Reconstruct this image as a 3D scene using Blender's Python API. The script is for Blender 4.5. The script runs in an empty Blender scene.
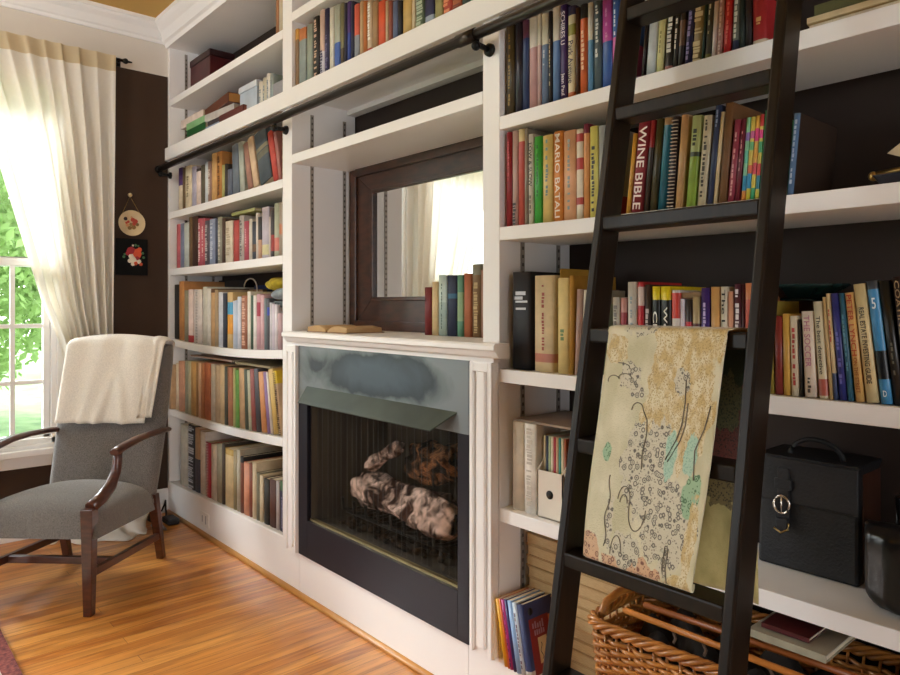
import bpy, bmesh, math, random
from mathutils import Vector, Matrix
random.seed(7)
R = math.radians
scn = bpy.context.scene
COL = scn.collection

# ------------------------------------------------------------------ camera model (900x675)
ANG = math.atan2(609, 698); CA, SA = math.cos(ANG), math.sin(ANG)
FPX, EYE, DIST, HY, CX = 698.0, 1.25, 1.491, 305.0, 450.0
def ray(x, y):
    u = (x-CX)/FPX
    return (-CA+u*SA, SA+u*CA, (HY-y)/FPX)
def atY(x, y, Y=0.0):
    d = ray(x, y); t = (Y+DIST)/d[1]
    return d[0]*t, EYE+d[2]*t
def atZ(x, y, Z=0.0):
    d = ray(x, y); t = (Z-EYE)/d[2]
    return d[0]*t, -DIST+d[1]*t

# ------------------------------------------------------------------ helpers
def lin(c):
    if isinstance(c, str):
        c = c.lstrip('#'); c = tuple(int(c[i:i+2], 16) for i in (0, 2, 4))
    out = []
    for v in c[:3]:
        v = v/255.0
        out.append(v/12.92 if v <= 0.04045 else ((v+0.055)/1.055)**2.4)
    return (*out, 1.0)

_mc = {}
def pm(name, col, rough=.5, metal=0., var=.08, vscale=9., bump=0., bscale=80., spec=.5, col2=None, stretch=None, coat=0., sheen=0.):
    """procedural paint / cloth / metal: base colour broken by noise, optional bump"""
    if name in _mc: return _mc[name]
    m = bpy.data.materials.new(name); m.use_nodes = True
    nt = m.node_tree; N = nt.nodes; L = nt.links
    b = N['Principled BSDF']
    b.inputs['Roughness'].default_value = rough; b.inputs['Metallic'].default_value = metal
    b.inputs['Specular IOR Level'].default_value = spec
    b.inputs['Coat Weight'].default_value = coat
    if sheen: b.inputs['Sheen Weight'].default_value = sheen
    c = lin(col)
    tc = N.new('ShaderNodeTexCoord'); mp = N.new('ShaderNodeMapping')
    L.new(tc.outputs['Object'], mp.inputs['Vector'])
    if stretch: mp.inputs['Scale'].default_value = stretch
    nz = N.new('ShaderNodeTexNoise'); nz.inputs['Scale'].default_value = vscale; nz.inputs['Detail'].default_value = 4
    L.new(mp.outputs[0], nz.inputs['Vector'])
    rp = N.new('ShaderNodeValToRGB')
    if col2 is not None:
        rp.color_ramp.elements[0].color = c; rp.color_ramp.elements[1].color = lin(col2)
    else:
        rp.color_ramp.elements[0].color = (*[x*(1-var*2) for x in c[:3]], 1)
        rp.color_ramp.elements[1].color = (*[min(1, x*(1+var*2)) for x in c[:3]], 1)
    rp.color_ramp.elements[0].position = .3; rp.color_ramp.elements[1].position = .7
    L.new(nz.outputs['Fac'], rp.inputs['Fac']); L.new(rp.outputs[0], b.inputs['Base Color'])
    if bump:
        n2 = N.new('ShaderNodeTexNoise'); n2.inputs['Scale'].default_value = bscale; n2.inputs['Detail'].default_value = 3
        L.new(mp.outputs[0], n2.inputs['Vector'])
        bp = N.new('ShaderNodeBump'); bp.inputs['Strength'].default_value = bump; bp.inputs['Distance'].default_value = .004
        L.new(n2.outputs['Fac'], bp.inputs['Height']); L.new(bp.outputs[0], b.inputs['Normal'])
    _mc[name] = m
    return m

def bookm(col, kind='cloth'):
    key = 'book_cover_%s_%s' % (kind, col.lstrip('#'))
    return pm(key, col, rough=.62 if kind == 'cloth' else .38, var=.07, vscale=22., bump=.15 if kind == 'cloth' else .0, bscale=600)

class MB:
    def __init__(s): s.v = []; s.f = []; s.m = []; s.sm = []
    def add(s, vs, fs, mi=0, smooth=False):
        b = len(s.v); s.v += [tuple(p) for p in vs]
        for f in fs:
            s.f.append(tuple(b+i for i in f)); s.m.append(mi); s.sm.append(smooth)
        return s
    def box(s, x0, x1, y0, y1, z0, z1, mi=0):
        v = [(x0,y0,z0),(x1,y0,z0),(x1,y1,z0),(x0,y1,z0),(x0,y0,z1),(x1,y0,z1),(x1,y1,z1),(x0,y1,z1)]
        return s.hexa(v, mi)
    def hexa(s, v, mi=0):
        return s.add(v, [(0,3,2,1),(4,5,6,7),(0,1,5,4),(1,2,6,5),(2,3,7,6),(3,0,4,7)], mi)
    def prism(s, pts, fn, t0, t1, mi=0, smooth=False):
        """closed 2D outline pts extruded between t0 and t1; fn(p, t) -> xyz"""
        n = len(pts)
        v = [fn(p, t0) for p in pts]+[fn(p, t1) for p in pts]
        f = [tuple(range(n))[::-1], tuple(range(n, 2*n))]
        s.add(v, f, mi)
        s.add(v, [(i, (i+1) % n, n+(i+1) % n, n+i) for i in range(n)], mi, smooth)
        return s
    def tube(s, pts, r, n=8, mi=0, closed=False, flat=1.0, up=None):
        pts = [Vector(p) for p in pts]; k = len(pts); rings = []
        for i, p in enumerate(pts):
            a = pts[(i-1) % k] if closed or i > 0 else p
            c = pts[(i+1) % k] if closed or i < k-1 else p
            t = (c-a).normalized()
            u = Vector(up) if up else (Vector((0,0,1)) if abs(t.z) < .9 else Vector((1,0,0)))
            x = t.cross(u).normalized(); y = x.cross(t).normalized()
            rr = r[i] if isinstance(r, (list, tuple)) else r
            rings.append([p+x*rr*math.cos(2*math.pi*j/n)+y*rr*flat*math.sin(2*math.pi*j/n) for j in range(n)])
        v = [q for g in rings for q in g]; f = []
        for i in range(k if closed else k-1):
            for j in range(n):
                a, b2 = i*n+j, i*n+(j+1) % n
                c, d = ((i+1) % k)*n+(j+1) % n, ((i+1) % k)*n+j
                f.append((a, d, c, b2))
        s.add(v, f, mi, True)
        if not closed:
            s.add(rings[0], [tuple(range(n))], mi); s.add(rings[-1], [tuple(range(n))[::-1]], mi)
        return s
    def lathe(s, prof, c=(0,0,0), n=20, mi=0, axis='z'):
        v = []; k = len(prof)
        for r, h in prof:
            for j in range(n):
                a = 2*math.pi*j/n; x, y = r*math.cos(a), r*math.sin(a)
                p = (x, y, h) if axis == 'z' else ((x, h, y) if axis == 'y' else (h, x, y))
                v.append((c[0]+p[0], c[1]+p[1], c[2]+p[2]))
        f = [(i*n+j, i*n+(j+1) % n, (i+1)*n+(j+1) % n, (i+1)*n+j) for i in range(k-1) for j in range(n)]
        return s.add(v, f, mi, True)
    def grid(s, fn, nu, nv, mi=0, smooth=True, closed_u=False):
        v = [fn(i/nu, j/nv) for j in range(nv+1) for i in range(nu+1)]
        w = nu+1
        f = [(j*w+i, j*w+i+1, (j+1)*w+i+1, (j+1)*w+i) for j in range(nv) for i in range(nu)]
        return s.add(v, f, mi, smooth)
    def ball(s, c, r, n=10, mi=0, sq=(1,1,1)):
        prof = [(math.sin(math.pi*i/n)*r+1e-5, -math.cos(math.pi*i/n)*r) for i in range(n+1)]
        b = len(s.v); s.lathe(prof, (0,0,0), n*2, mi)
        for i in range(b, len(s.v)):
            p = s.v[i]; s.v[i] = (c[0]+p[0]*sq[0], c[1]+p[1]*sq[1], c[2]+p[2]*sq[2])
        return s
    def build(s, name, mats, parent=None, loc=None, rot=None, bevel=0, solid=0, uv=None, local=False, segs=2):
        if not isinstance(mats, (list, tuple)): mats = [mats]
        me = bpy.data.meshes.new(name)
        off = Vector((0,0,0))
        if not local:
            if parent is not None: off = wloc(parent)
            elif loc is not None: off = Vector(loc)
        me.from_pydata([tuple(Vector(p)-off) for p in s.v], [], s.f)
        for m in mats: me.materials.append(m)
        me.polygons.foreach_set('material_index', s.m)
        me.polygons.foreach_set('use_smooth', s.sm)
        if uv:
            ul = me.uv_layers.new(name='UVMap')
            for l in me.loops: ul.data[l.index].uv = uv[l.vertex_index]
        bm = bmesh.new(); bm.from_mesh(me)
        bmesh.ops.remove_doubles(bm, verts=bm.verts, dist=1e-6)
        bmesh.ops.recalc_face_normals(bm, faces=bm.faces); bm.to_mesh(me); bm.free()
        me.update()
        o = bpy.data.objects.new(name, me); COL.objects.link(o)
        if parent is not None: o.parent = parent
        if loc is not None: o.location = loc
        if rot is not None: o.rotation_euler = rot
        if solid:
            md = o.modifiers.new('thick', 'SOLIDIFY'); md.thickness = solid; md.offset = 0
        if bevel:
            md = o.modifiers.new('edge', 'BEVEL'); md.width = bevel; md.segments = segs; md.limit_method = 'ANGLE'
        return o

def wloc(o):
    p = Vector((0,0,0))
    while o is not None:
        p = p+Vector(o.location); o = o.parent
    return p
def tag(o, label, cat, group=None, kind=None):
    o['label'] = label; o['category'] = cat
    if group: o['group'] = group
    if kind: o['kind'] = kind
    return o
def empty(name, loc):
    o = bpy.data.objects.new(name, None); COL.objects.link(o); o.location = loc
    o.empty_display_size = .05
    return o
def struct(o): o['kind'] = 'structure'; return o

_fc = {}
def text_mesh(s, name):
    if s in _fc: return _fc[s]
    cu = bpy.data.curves.new('txt', 'FONT'); cu.body = s; cu.resolution_u = 3; cu.offset = .012
    o = bpy.data.objects.new('txt', cu); COL.objects.link(o)
    dg = bpy.context.evaluated_depsgraph_get()
    me = bpy.data.meshes.new_from_object(o.evaluated_get(dg))
    pts = [v.co.copy() for v in me.vertices]; fs = [tuple(p.vertices) for p in me.polygons]
    bpy.data.objects.remove(o); bpy.data.curves.remove(cu); bpy.data.meshes.remove(me)
    x0 = min(p.x for p in pts); x1 = max(p.x for p in pts); y0 = min(p.y for p in pts); y1 = max(p.y for p in pts)
    out = ([((p.x-x0)/(x1-x0), (p.y-y0)/(y1-y0)) for p in pts], fs)
    _fc[s] = out
    return out

# ------------------------------------------------------------------ materials
WHITE = pm('white_shelf_paint', '#f2f0ee', rough=.38, var=.012, vscale=3)
TRIMW = pm('white_trim_paint', '#f2f1ef', rough=.4, var=.012, vscale=3)
WALLW = pm('pale_wall_paint', '#d9d2c8', rough=.75, var=.02, vscale=4)
BROWN = pm('dark_brown_wall_paint', '#38220f', rough=.7, var=.05, vscale=5, bump=.1, bscale=250)
BACKB = pm('dark_brown_back_paint', '#28180e', rough=.7, var=.05, vscale=5)
GOLD = pm('golden_ceiling_paint', '#cfa75c', rough=.8, var=.02, vscale=3)
STEEL = pm('dark_bronze_pipe', '#3a332e', rough=.3, metal=.85, var=.1)
IRON = pm('black_iron', '#0d0c0c', rough=.45, metal=.5)
TRACK = pm('shelf_standard_metal', '#a39a90', rough=.5, metal=.4)
SLOT = pm('shelf_standard_slots', '#5a524a', rough=.8)
PAGE = pm('page_block_paper', '#d9ccb2', rough=.85, var=.06, vscale=30, stretch=(40, 1, 1))
PAGEW = pm('page_block_white_paper', '#e6e0d4', rough=.85, var=.05, vscale=30, stretch=(40, 1, 1))
MAHOG = pm('mahogany_wood', '#3b1a10', rough=.3, col2='#54281a', vscale=6, stretch=(3, 3, 14), coat=.3)
WALNUT = pm('mirror_frame_walnut', '#2c170d', rough=.35, col2='#4a2a19', vscale=5, stretch=(3, 9, 9))
LADDERW = pm('ladder_dark_stain', '#1a1007', rough=.42, var=.2, vscale=8, stretch=(10, 10, 1), coat=.05, spec=.28)
TWEED = pm('grey_tweed_upholstery', '#4b4744', rough=.95, col2='#85807b', vscale=300, bump=.5, bscale=500, sheen=.3)
WOOL = pm('cream_wool', '#dcd5c9', rough=.95, var=.05, vscale=160, bump=.5, bscale=300, sheen=.4)
BLACKL = pm('black_leather', '#0f0f13', rough=.55, var=.1, vscale=30, bump=.35, bscale=160)
BLACKG = pm('black_glossy_leather', '#0b0b0c', rough=.28, var=.1, vscale=10, bump=.3, bscale=40)
BRASS = pm('brushed_brass', '#b99a5e', rough=.3, metal=1)
CHROME = pm('polished_nickel', '#d8cfc4', rough=.2, metal=1)
PLASTW = pm('white_plastic', '#efece6', rough=.35, var=.01)
WICK = pm('wicker_cane', '#8a4f1c', rough=.4, col2='#c8843a', vscale=14, stretch=(1, 1, 6), coat=.25)

def wood_floor():
    m = bpy.data.materials.new('oak_strip_floor'); m.use_nodes = True
    nt = m.node_tree; N = nt.nodes; L = nt.links; b = N['Principled BSDF']
    tc = N.new('ShaderNodeTexCoord'); mp = N.new('ShaderNodeMapping')
    mp.inputs['Rotation'].default_value = (0, 0, R(90))
    L.new(tc.outputs['Object'], mp.inputs['Vector'])
    br = N.new('ShaderNodeTexBrick'); br.inputs['Scale'].default_value = 1
    br.inputs['Brick Width'].default_value = 1.1; br.inputs['Row Height'].default_value = .058
    br.inputs['Mortar Size'].default_value = .0009; br.inputs['Mortar Smooth'].default_value = .2; br.inputs['Bias'].default_value = 0
    br.offset = .37; br.offset_frequency = 3
    br.inputs['Color1'].default_value = lin('#d8974a'); br.inputs['Color2'].default_value = lin('#bd7530'); br.inputs['Mortar'].default_value = lin('#6d4018')
    L.new(mp.outputs[0], br.inputs['Vector'])
    m2 = N.new('ShaderNodeMapping'); m2.inputs['Scale'].default_value = (13, 1.1, 1); L.new(tc.outputs['Object'], m2.inputs['Vector'])
    nz = N.new('ShaderNodeTexNoise'); nz.inputs['Scale'].default_value = 2.2; nz.inputs['Detail'].default_value = 7; nz.inputs['Distortion'].default_value = 1.2
    L.new(m2.outputs[0], nz.inputs['Vector'])
    rp = N.new('ShaderNodeValToRGB'); rp.color_ramp.elements[0].color = (.52, .42, .34, 1); rp.color_ramp.elements[1].color = (1.12, 1.1, 1.05, 1)
    rp.color_ramp.elements[0].position = .3; rp.color_ramp.elements[1].position = .62
    L.new(nz.outputs['Fac'], rp.inputs['Fac'])
    mx = N.new('ShaderNodeMix'); mx.data_type = 'RGBA'; mx.blend_type = 'MULTIPLY'; mx.inputs[0].default_value = .8
    L.new(br.outputs['Color'], mx.inputs[6]); L.new(rp.outputs[0], mx.inputs[7]); L.new(mx.outputs[2], b.inputs['Base Color'])
    b.inputs['Roughness'].default_value = .33; b.inputs['Coat Weight'].default_value = .35; b.inputs['Coat Roughness'].default_value = .22
    bp = N.new('ShaderNodeBump'); bp.inputs['Strength'].default_value = .25; bp.inputs['Distance'].default_value = .002
    iv = N.new('ShaderNodeMath'); iv.operation = 'SUBTRACT'; iv.inputs[0].default_value = 1
    L.new(br.outputs['Fac'], iv.inputs[1]); L.new(iv.outputs[0], bp.inputs['Height']); L.new(bp.outputs[0], b.inputs['Normal'])
    return m
FLOORM = wood_floor()

def cloth_translucent(name, col, tr):
    m = bpy.data.materials.new(name); m.use_nodes = True
    nt = m.node_tree; N = nt.nodes; L = nt.links
    out = N['Material Output']; N.remove(N['Principled BSDF'])
    tc = N.new('ShaderNodeTexCoord'); nz = N.new('ShaderNodeTexNoise'); nz.inputs['Scale'].default_value = 60; nz.inputs['Detail'].default_value = 3
    L.new(tc.outputs['Object'], nz.inputs['Vector'])
    rp = N.new('ShaderNodeValToRGB'); c = lin(col)
    rp.color_ramp.elements[0].color = (*[x*.93 for x in c[:3]], 1); rp.color_ramp.elements[1].color = c
    L.new(nz.outputs['Fac'], rp.inputs['Fac'])
    d = N.new('ShaderNodeBsdfDiffuse'); t = N.new('ShaderNodeBsdfTranslucent')
    L.new(rp.outputs[0], d.inputs['Color']); L.new(rp.outputs[0], t.inputs['Color'])
    mx = N.new('ShaderNodeMixShader'); mx.inputs[0].default_value = tr
    L.new(d.outputs[0], mx.inputs[1]); L.new(t.outputs[0], mx.inputs[2]); L.new(mx.outputs[0], out.inputs['Surface'])
    return m
CURT = cloth_translucent('sheer_cream_curtain', '#fcf8ee', .30)
CURTH = cloth_translucent('double_curtain_header', '#e0cfac', .32)

def glass_mat():
    m = bpy.data.materials.new('window_glass'); m.use_nodes = True
    nt = m.node_tree; N = nt.nodes; L = nt.links; out = N['Material Output']; N.remove(N['Principled BSDF'])
    t = N.new('ShaderNodeBsdfTransparent'); t.inputs[0].default_value = (.97, .985, .98, 1)
    g = N.new('ShaderNodeBsdfGlossy'); g.inputs['Roughness'].default_value = .02
    f = N.new('ShaderNodeFresnel'); f.inputs[0].default_value = 1.25
    mx = N.new('ShaderNodeMixShader'); L.new(f.outputs[0], mx.inputs[0]); L.new(t.outputs[0], mx.inputs[1]); L.new(g.outputs[0], mx.inputs[2])
    L.new(mx.outputs[0], out.inputs['Surface'])
    return m
GLASS = glass_mat()
MIRROR = pm('silvered_glass', '#e6e8e6', rough=.015, metal=1, var=.004)

# ------------------------------------------------------------------ room shell
XL, XR, YB, YF, ZC = -4.31, 2.4, .335, -4.3, 2.93
struct(MB().box(XL-.15, XR+.15, YF-.15, YB+.15, -.08, 0).build('floor', FLOORM))
struct(MB().box(XL-.15, XR+.15, YF-.15, YB+.15, ZC, ZC+.1).build('ceiling', GOLD))
struct(MB().box(XL-.15, XR+.15, YB, YB+.15, 0, ZC).build('wall_back', BACKB))

ZB = 2.63          # the brown paint stops here
W1 = (-1.20, -.60, .50, 2.42); W2 = (-2.65, -1.42, .50, 2.42)
def wall_with_openings(name, fixed, th, a0, a1, ops, axis, cut=None, mats=None):
    """boxes around the openings; axis 'x' = wall plane at X=fixed running along Y"""
    mb = MB()
    def bx(p0, p1, z0, z1):
        for (q0, q1, mi) in ([(z0, min(z1, cut), 0), (max(z0, cut), z1, 1)] if cut else [(z0, z1, 0)]):
            if q1-q0 < 1e-4: continue
            if axis == 'x': mb.box(min(fixed, fixed+th), max(fixed, fixed+th), p0, p1, q0, q1, mi)
            else: mb.box(p0, p1, min(fixed, fixed+th), max(fixed, fixed+th), q0, q1, mi)
    cur = a0
    for (o0, o1, z0, z1) in sorted(ops):
        bx(cur, o0, 0, ZC); bx(o0, o1, 0, z0); bx(o0, o1, z1, ZC); cur = o1
    bx(cur, a1, 0, ZC)
    return struct(mb.build(name, mats))
wall_with_openings('wall_left', XL, -.15, YF, YB, [W1, W2], 'x', cut=ZB, mats=[BROWN, WALLW])
F1 = (-3.9, -2.4, .5, 2.42)  # unseen window opening, added and placed for fill from behind the camera
wall_with_openings('wall_front', YF, -.15, XL-.15, XR+.15, [F1], 'y', cut=ZB, mats=[BROWN, WALLW])
S1 = (-2.5, -1.3, .02, 2.2)  # unseen opening, added to let light in from the right
wall_with_openings('wall_right', XR, .15, YF, YB, [S1], 'x', cut=ZB, mats=[WALLW, WALLW])

def crown(name, a0, a1, axis, fixed, sgn, z0=2.82):
    prof = [(0, z0), (.012, z0), (.018, z0+.016), (.03, z0+.022), (.055, z0+.058), (.082, z0+.076), (.09, z0+.088), (.1, z0+.09), (.1, ZC), (0, ZC)]
    mb = MB()
    if axis == 'y': mb.prism(prof, lambda p, t: (fixed+sgn*p[0], t, p[1]), a0, a1)
    else: mb.prism(prof, lambda p, t: (t, fixed+sgn*p[0], p[1]), a0, a1)
    return struct(mb.build(name, TRIMW))
crown('trim_1', YF, .0, 'y', XL, 1)
struct(MB().prism([(0,0),(.018,0),(.018,.115),(.01,.135),(.004,.143),(0,.143)], lambda p, t: (XL+p[0], t, p[1]), YF, 0).build('baseboard_left', TRIMW))
struct(MB().prism([(0,0),(-.018,0),(-.017,.008),(-.012,.014),(-.005,.018),(0,.019)], lambda p, t: (t, p[0], p[1]), XL+.018, .04, smooth=True).build(
    'trim_2', pm('oak_quarter_round', '#b97a35', rough=.35, col2='#cc944c', vscale=8, stretch=(1,10,10))))

def window_left(name, op, mv):
    y0, y1, z0, z1 = op; zm = 1.486
    w = struct(empty(name, (XL, (y0+y1)/2, z0)))
    fr = MB()
    # jamb lining
    fr.box(XL-.15, XL+.005, y0, y0+.025, z0, z1).box(XL-.15, XL+.005, y1-.025, y1, z0, z1).box(XL-.15, XL+.005, y0, y1, z1-.025, z1).box(XL-.15, XL+.005, y0, y1, z0, z0+.03)
    fr.build('frame', TRIMW, w, bevel=.003)
    cs = MB().box(XL, XL+.022, y0-.085, y0, z0, z1+.09).box(XL, XL+.022, y1, y1+.085, z0, z1+.09).box(XL, XL+.026, y0-.1, y1+.1, z1, z1+.1)
    cs.build('casing', TRIMW, w, bevel=.004)
    MB().box(XL-.02, XL+.065, y0-.11, y1+.11, z0-.055, z0-.02).box(XL, XL+.02, y0-.085, y1+.085, z0-.12, z0-.055).box(XL-.04, XL+.03, y0, y1, z0-.02, z0).build('sill', TRIMW, w, bevel=.005)
    def sash(x, s0, s1, h, v, nm):
        mb = MB(); b = .032
        mb.box(x-.02, x+.02, y0+.025, y0+.025+b, s0, s1).box(x-.02, x+.02, y1-.025-b, y1-.025, s0, s1)
        mb.box(x-.02, x+.02, y0+.025, y1-.025, s0, s0+.045).box(x-.02, x+.02, y0+.025, y1-.025, s1-.045, s1)
        so = mb.build(nm, TRIMW, w, bevel=.003)
        mu = MB()
        for q in v: mu.box(x-.012, x+.012, q-.011, q+.011, s0+.04, s1-.04)
        for q in h: mu.box(x-.011, x+.011, y0+.05, y1-.05, q-.011, q+.011)
        if v: mu.build('muntin', TRIMW, so)
        MB().box(x-.002, x+.002, y0+.05, y1-.05, s0+.03, s1-.03).build('pane', GLASS, so)
    sash(XL-.05, z0+.0, zm+.02, [1.136, .83], mv, 'lower_sash')
    sash(XL-.1, zm-.025, z1-.02, [], [], 'upper_sash')
window_left('window_1', W1, [-.80, -.995])
window_left('window_2', W2, [-1.83, -2.24])

def window_front(name, op):
    x0, x1, z0, z1 = op
    w = struct(empty(name, ((x0+x1)/2, YF, z0)))
    MB().box(x0, x0+.04, YF-.15, YF+.01, z0, z1).box(x1-.04, x1, YF-.15, YF+.01, z0, z1).box(x0, x1, YF-.15, YF+.01, z1-.04, z1).box(x0, x1, YF-.15, YF+.04, z0, z0+.04).box(x0, x1, YF-.09, YF-.05, 1.44, 1.5).build('frame', TRIMW, w)
    MB().box(x0-.09, x0, YF, YF+.02, z0-.09, z1+.09).box(x1, x1+.09, YF, YF+.02, z0-.09, z1+.09).box(x0, x1, YF, YF+.02, z1, z1+.09).box(x0, x1, YF, YF+.02, z0-.09, z0).build('casing', TRIMW, w)
    MB().box(x0+.03, x1-.03, YF-.072, YF-.068, z0+.03, z1-.03).build('pane', GLASS, w)
window_front('added_window_3', F1)  # window out of view, added for the light it lets in

# ------------------------------------------------------------------ built-in bookcase
CB = (-2.85, -2.765); CM = (-1.555, -1.483); XE = (-.02, .02)       # the uprights
LB = (-4.28, CB[0]); MBAY = (CB[1], CM[0]); RB = (CM[1], XE[0])
case = tag(empty('bookcase', (-2.15, .15, 0)), 'white built-in wall of bookshelves around the fireplace, reaching the ceiling', 'bookcase')
def post(x0, x1, z1=2.80, nm='upright'): MB().box(x0, x1, 0, .33, 0, z1).build(nm, WHITE, case, bevel=.002)
MB().box(XL+.001, LB[0], 0, .33, 0, 2.8).build('side_panel', WHITE, case, bevel=.002)
post(*CB); post(*CM); post(*XE, nm='side_panel')
def flat(z): return lambda x: z
def sagf(b, z0, z1, sag):
    return lambda x: (lambda s: z0+(z1-z0)*s-4*sag*s*(1-s))(min(1, max(0, (x-b[0])/(b[1]-b[0]))))
def shelf(bay, zf, th=.04, y0=0., y1=.285, nm='shelf'):
    x0, x1 = bay; n = 14
    mb = MB()
    pts = [x0+.001+(x1-x0-.002)*i/n for i in range(n+1)]
    out = [(x, zf(x)) for x in pts]+[(x, zf(x)-th) for x in reversed(pts)]
    mb.prism(out, lambda p, t: (p[0], t, p[1]), y0, y1)
    # outline faces of the ends are n-gons; fine for a gentle sag
    return mb.build(nm, WHITE, case, bevel=.002)
LS1, LS2 = sagf(LB, 1.808, 1.816, .004), sagf(LB, 1.468, 1.473, .003)
LS3, LS4 = sagf(LB, 1.05, 1.048, .022), sagf(LB, .628, .654, .016)
LS5 = sagf(LB, .185, .218, 0)
RS1, RS2, RS3, RS4, RS5 = flat(1.816), sagf(RB, 1.484, 1.484, .004), flat(1.058), flat(.64), flat(.192)
for f in (LS1, LS2, LS3, LS4): shelf(LB, f)
for f in (RS1, RS2, RS3, RS4): shelf(RB, f)
shelf(MBAY, flat(1.91))
shelf(LB, flat(2.485)); shelf(MBAY, flat(2.535)); shelf(RB, flat(2.53))
for b in (LB, MBAY, RB): shelf(b, flat(2.195), y1=.33)
MB().box(XL+.001, XE[1], -.018, 0, 2.118, 2.195).build('fascia_board', WHITE, case, bevel=.003)
MB().box(XL+.001, XE[1], 0, .33, 2.80, 2.83).build('top_panel', WHITE, case)
cp = [(0, 2.80), (-.012, 2.80), (-.02, 2.822), (-.035, 2.83), (-.06, 2.868), (-.088, 2.892), (-.1, 2.905), (-.105, 2.908), (-.105, ZC-.001), (0, ZC-.001)]
MB().prism(cp, lambda p, t: (t, p[0], p[1]), XL+.001, XE[1]).build('crown_moulding', WHITE, case)
# bottom shelves and kick boards
shelf(LB, LS5, th=.03, y1=.33, nm='bottom_shelf'); shelf(RB, RS5, th=.03, y1=.33, nm='bottom_shelf')
def kick(x0, x1, za, zb):
    MB().hexa([(x0,-.002,0),(x1,-.002,0),(x1,.016,0),(x0,.016,0),(x0,-.002,za),(x1,-.002,zb),(x1,.016,zb),(x0,.016,za)]).build('kick_board', WHITE, case, bevel=.0015)
kick(LB[0]-.02, -2.693, LS5(-4.28), .218); kick(-2.691, -1.62, .19, .19); kick(-1.618, XE[1], .19, .19)
# battens and shelf standards
MB().box(MBAY[0], MBAY[1], .285, .33, atY(480, 66, .285)[1], 2.155).build('batten', WHITE, case)
def standard(x, y, z0, z1, side):
    mb = MB(); s = .003*side
    mb.box(min(x, x+s), max(x, x+s), y-.008, y+.008, z0, z1, 0)
    k = int((z1-z0)/.0254)
    for i in range(k):
        z = z0+.012+i*.0254
        mb.box(min(x+s, x+s*1.25), max(x+s, x+s*1.25), y-.0035, y+.0035, z-.005, z+.005, 1)
    mb.build('shelf_standard', [TRACK, SLOT], case)
for y in (.1, .27):
    standard(MBAY[0], y, 1.16, 2.1, 1); standard(MBAY[1], y, 1.16, 2.1, -1)
    standard(RB[0], y, .22, 2.1, 1); standard(LB[0], y, .25, 2.1, 1); standard(LB[1], y, .25, 2.1, -1)
    standard(LB[0], y, 2.2, 2.78, 1)

# ------------------------------------------------------------------ mantelpiece + fireplace
man = tag(empty('mantelpiece', (-2.16, -.02, 0)), 'white wooden mantelpiece with fluted pilasters framing the steel fireplace', 'mantelpiece')
MB().box(MBAY[0]+.001, MBAY[1]-.001, .0005, .33, 1.092, 1.137).build('hearth_ledge', WHITE, man)
mp = [(-.001, 1.137), (-.062, 1.137), (-.068, 1.130), (-.068, 1.118), (-.058, 1.112), (-.05, 1.098), (-.04, 1.092), (-.001, 1.092)]
MB().prism(mp, lambda p, t: (t, p[0], p[1]), atY(281.5, 300, -.068)[0], atY(493.5, 300, -.068)[0]).build('mantel_shelf', WHITE, man)
# inside the niche the shelf runs back; the uprights pass through it as joined timber
MB().box(atY(284, 300, -.03)[0], atY(493.6, 300, -.03)[0], -.03, -.001, 1.078, 1.092).build('frieze', WHITE, man)
XF = lambda px, y: atY(px, 300, y)[0]
def pilaster(x0, x1):
    mb = MB(); z0, z1 = .191, 1.0775
    mb.box(x0, x1, -.022, -.003, z0, z1)
    w = x1-x0
    mb.box(x0+w*.0, x0+w*.16, -.034, -.022, z0, z1); mb.box(x1-w*.16, x1, -.034, -.022, z0, z1)
    mb.box(x0+w*.32, x1-w*.32, -.034, -.022, z0+.02, z1-.03)
    mb.box(x0+w*.16, x1-w*.16, -.034, -.022, z1-.03, z1)
    mb.build('pilaster', WHITE, man, bevel=.003)
pilaster(XF(284.4, -.034), min(XF(297.5, -.034), XF(298.5, -.02)-.004)); pilaster(XF(469, -.034), CM[1]-.0005)

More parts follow.
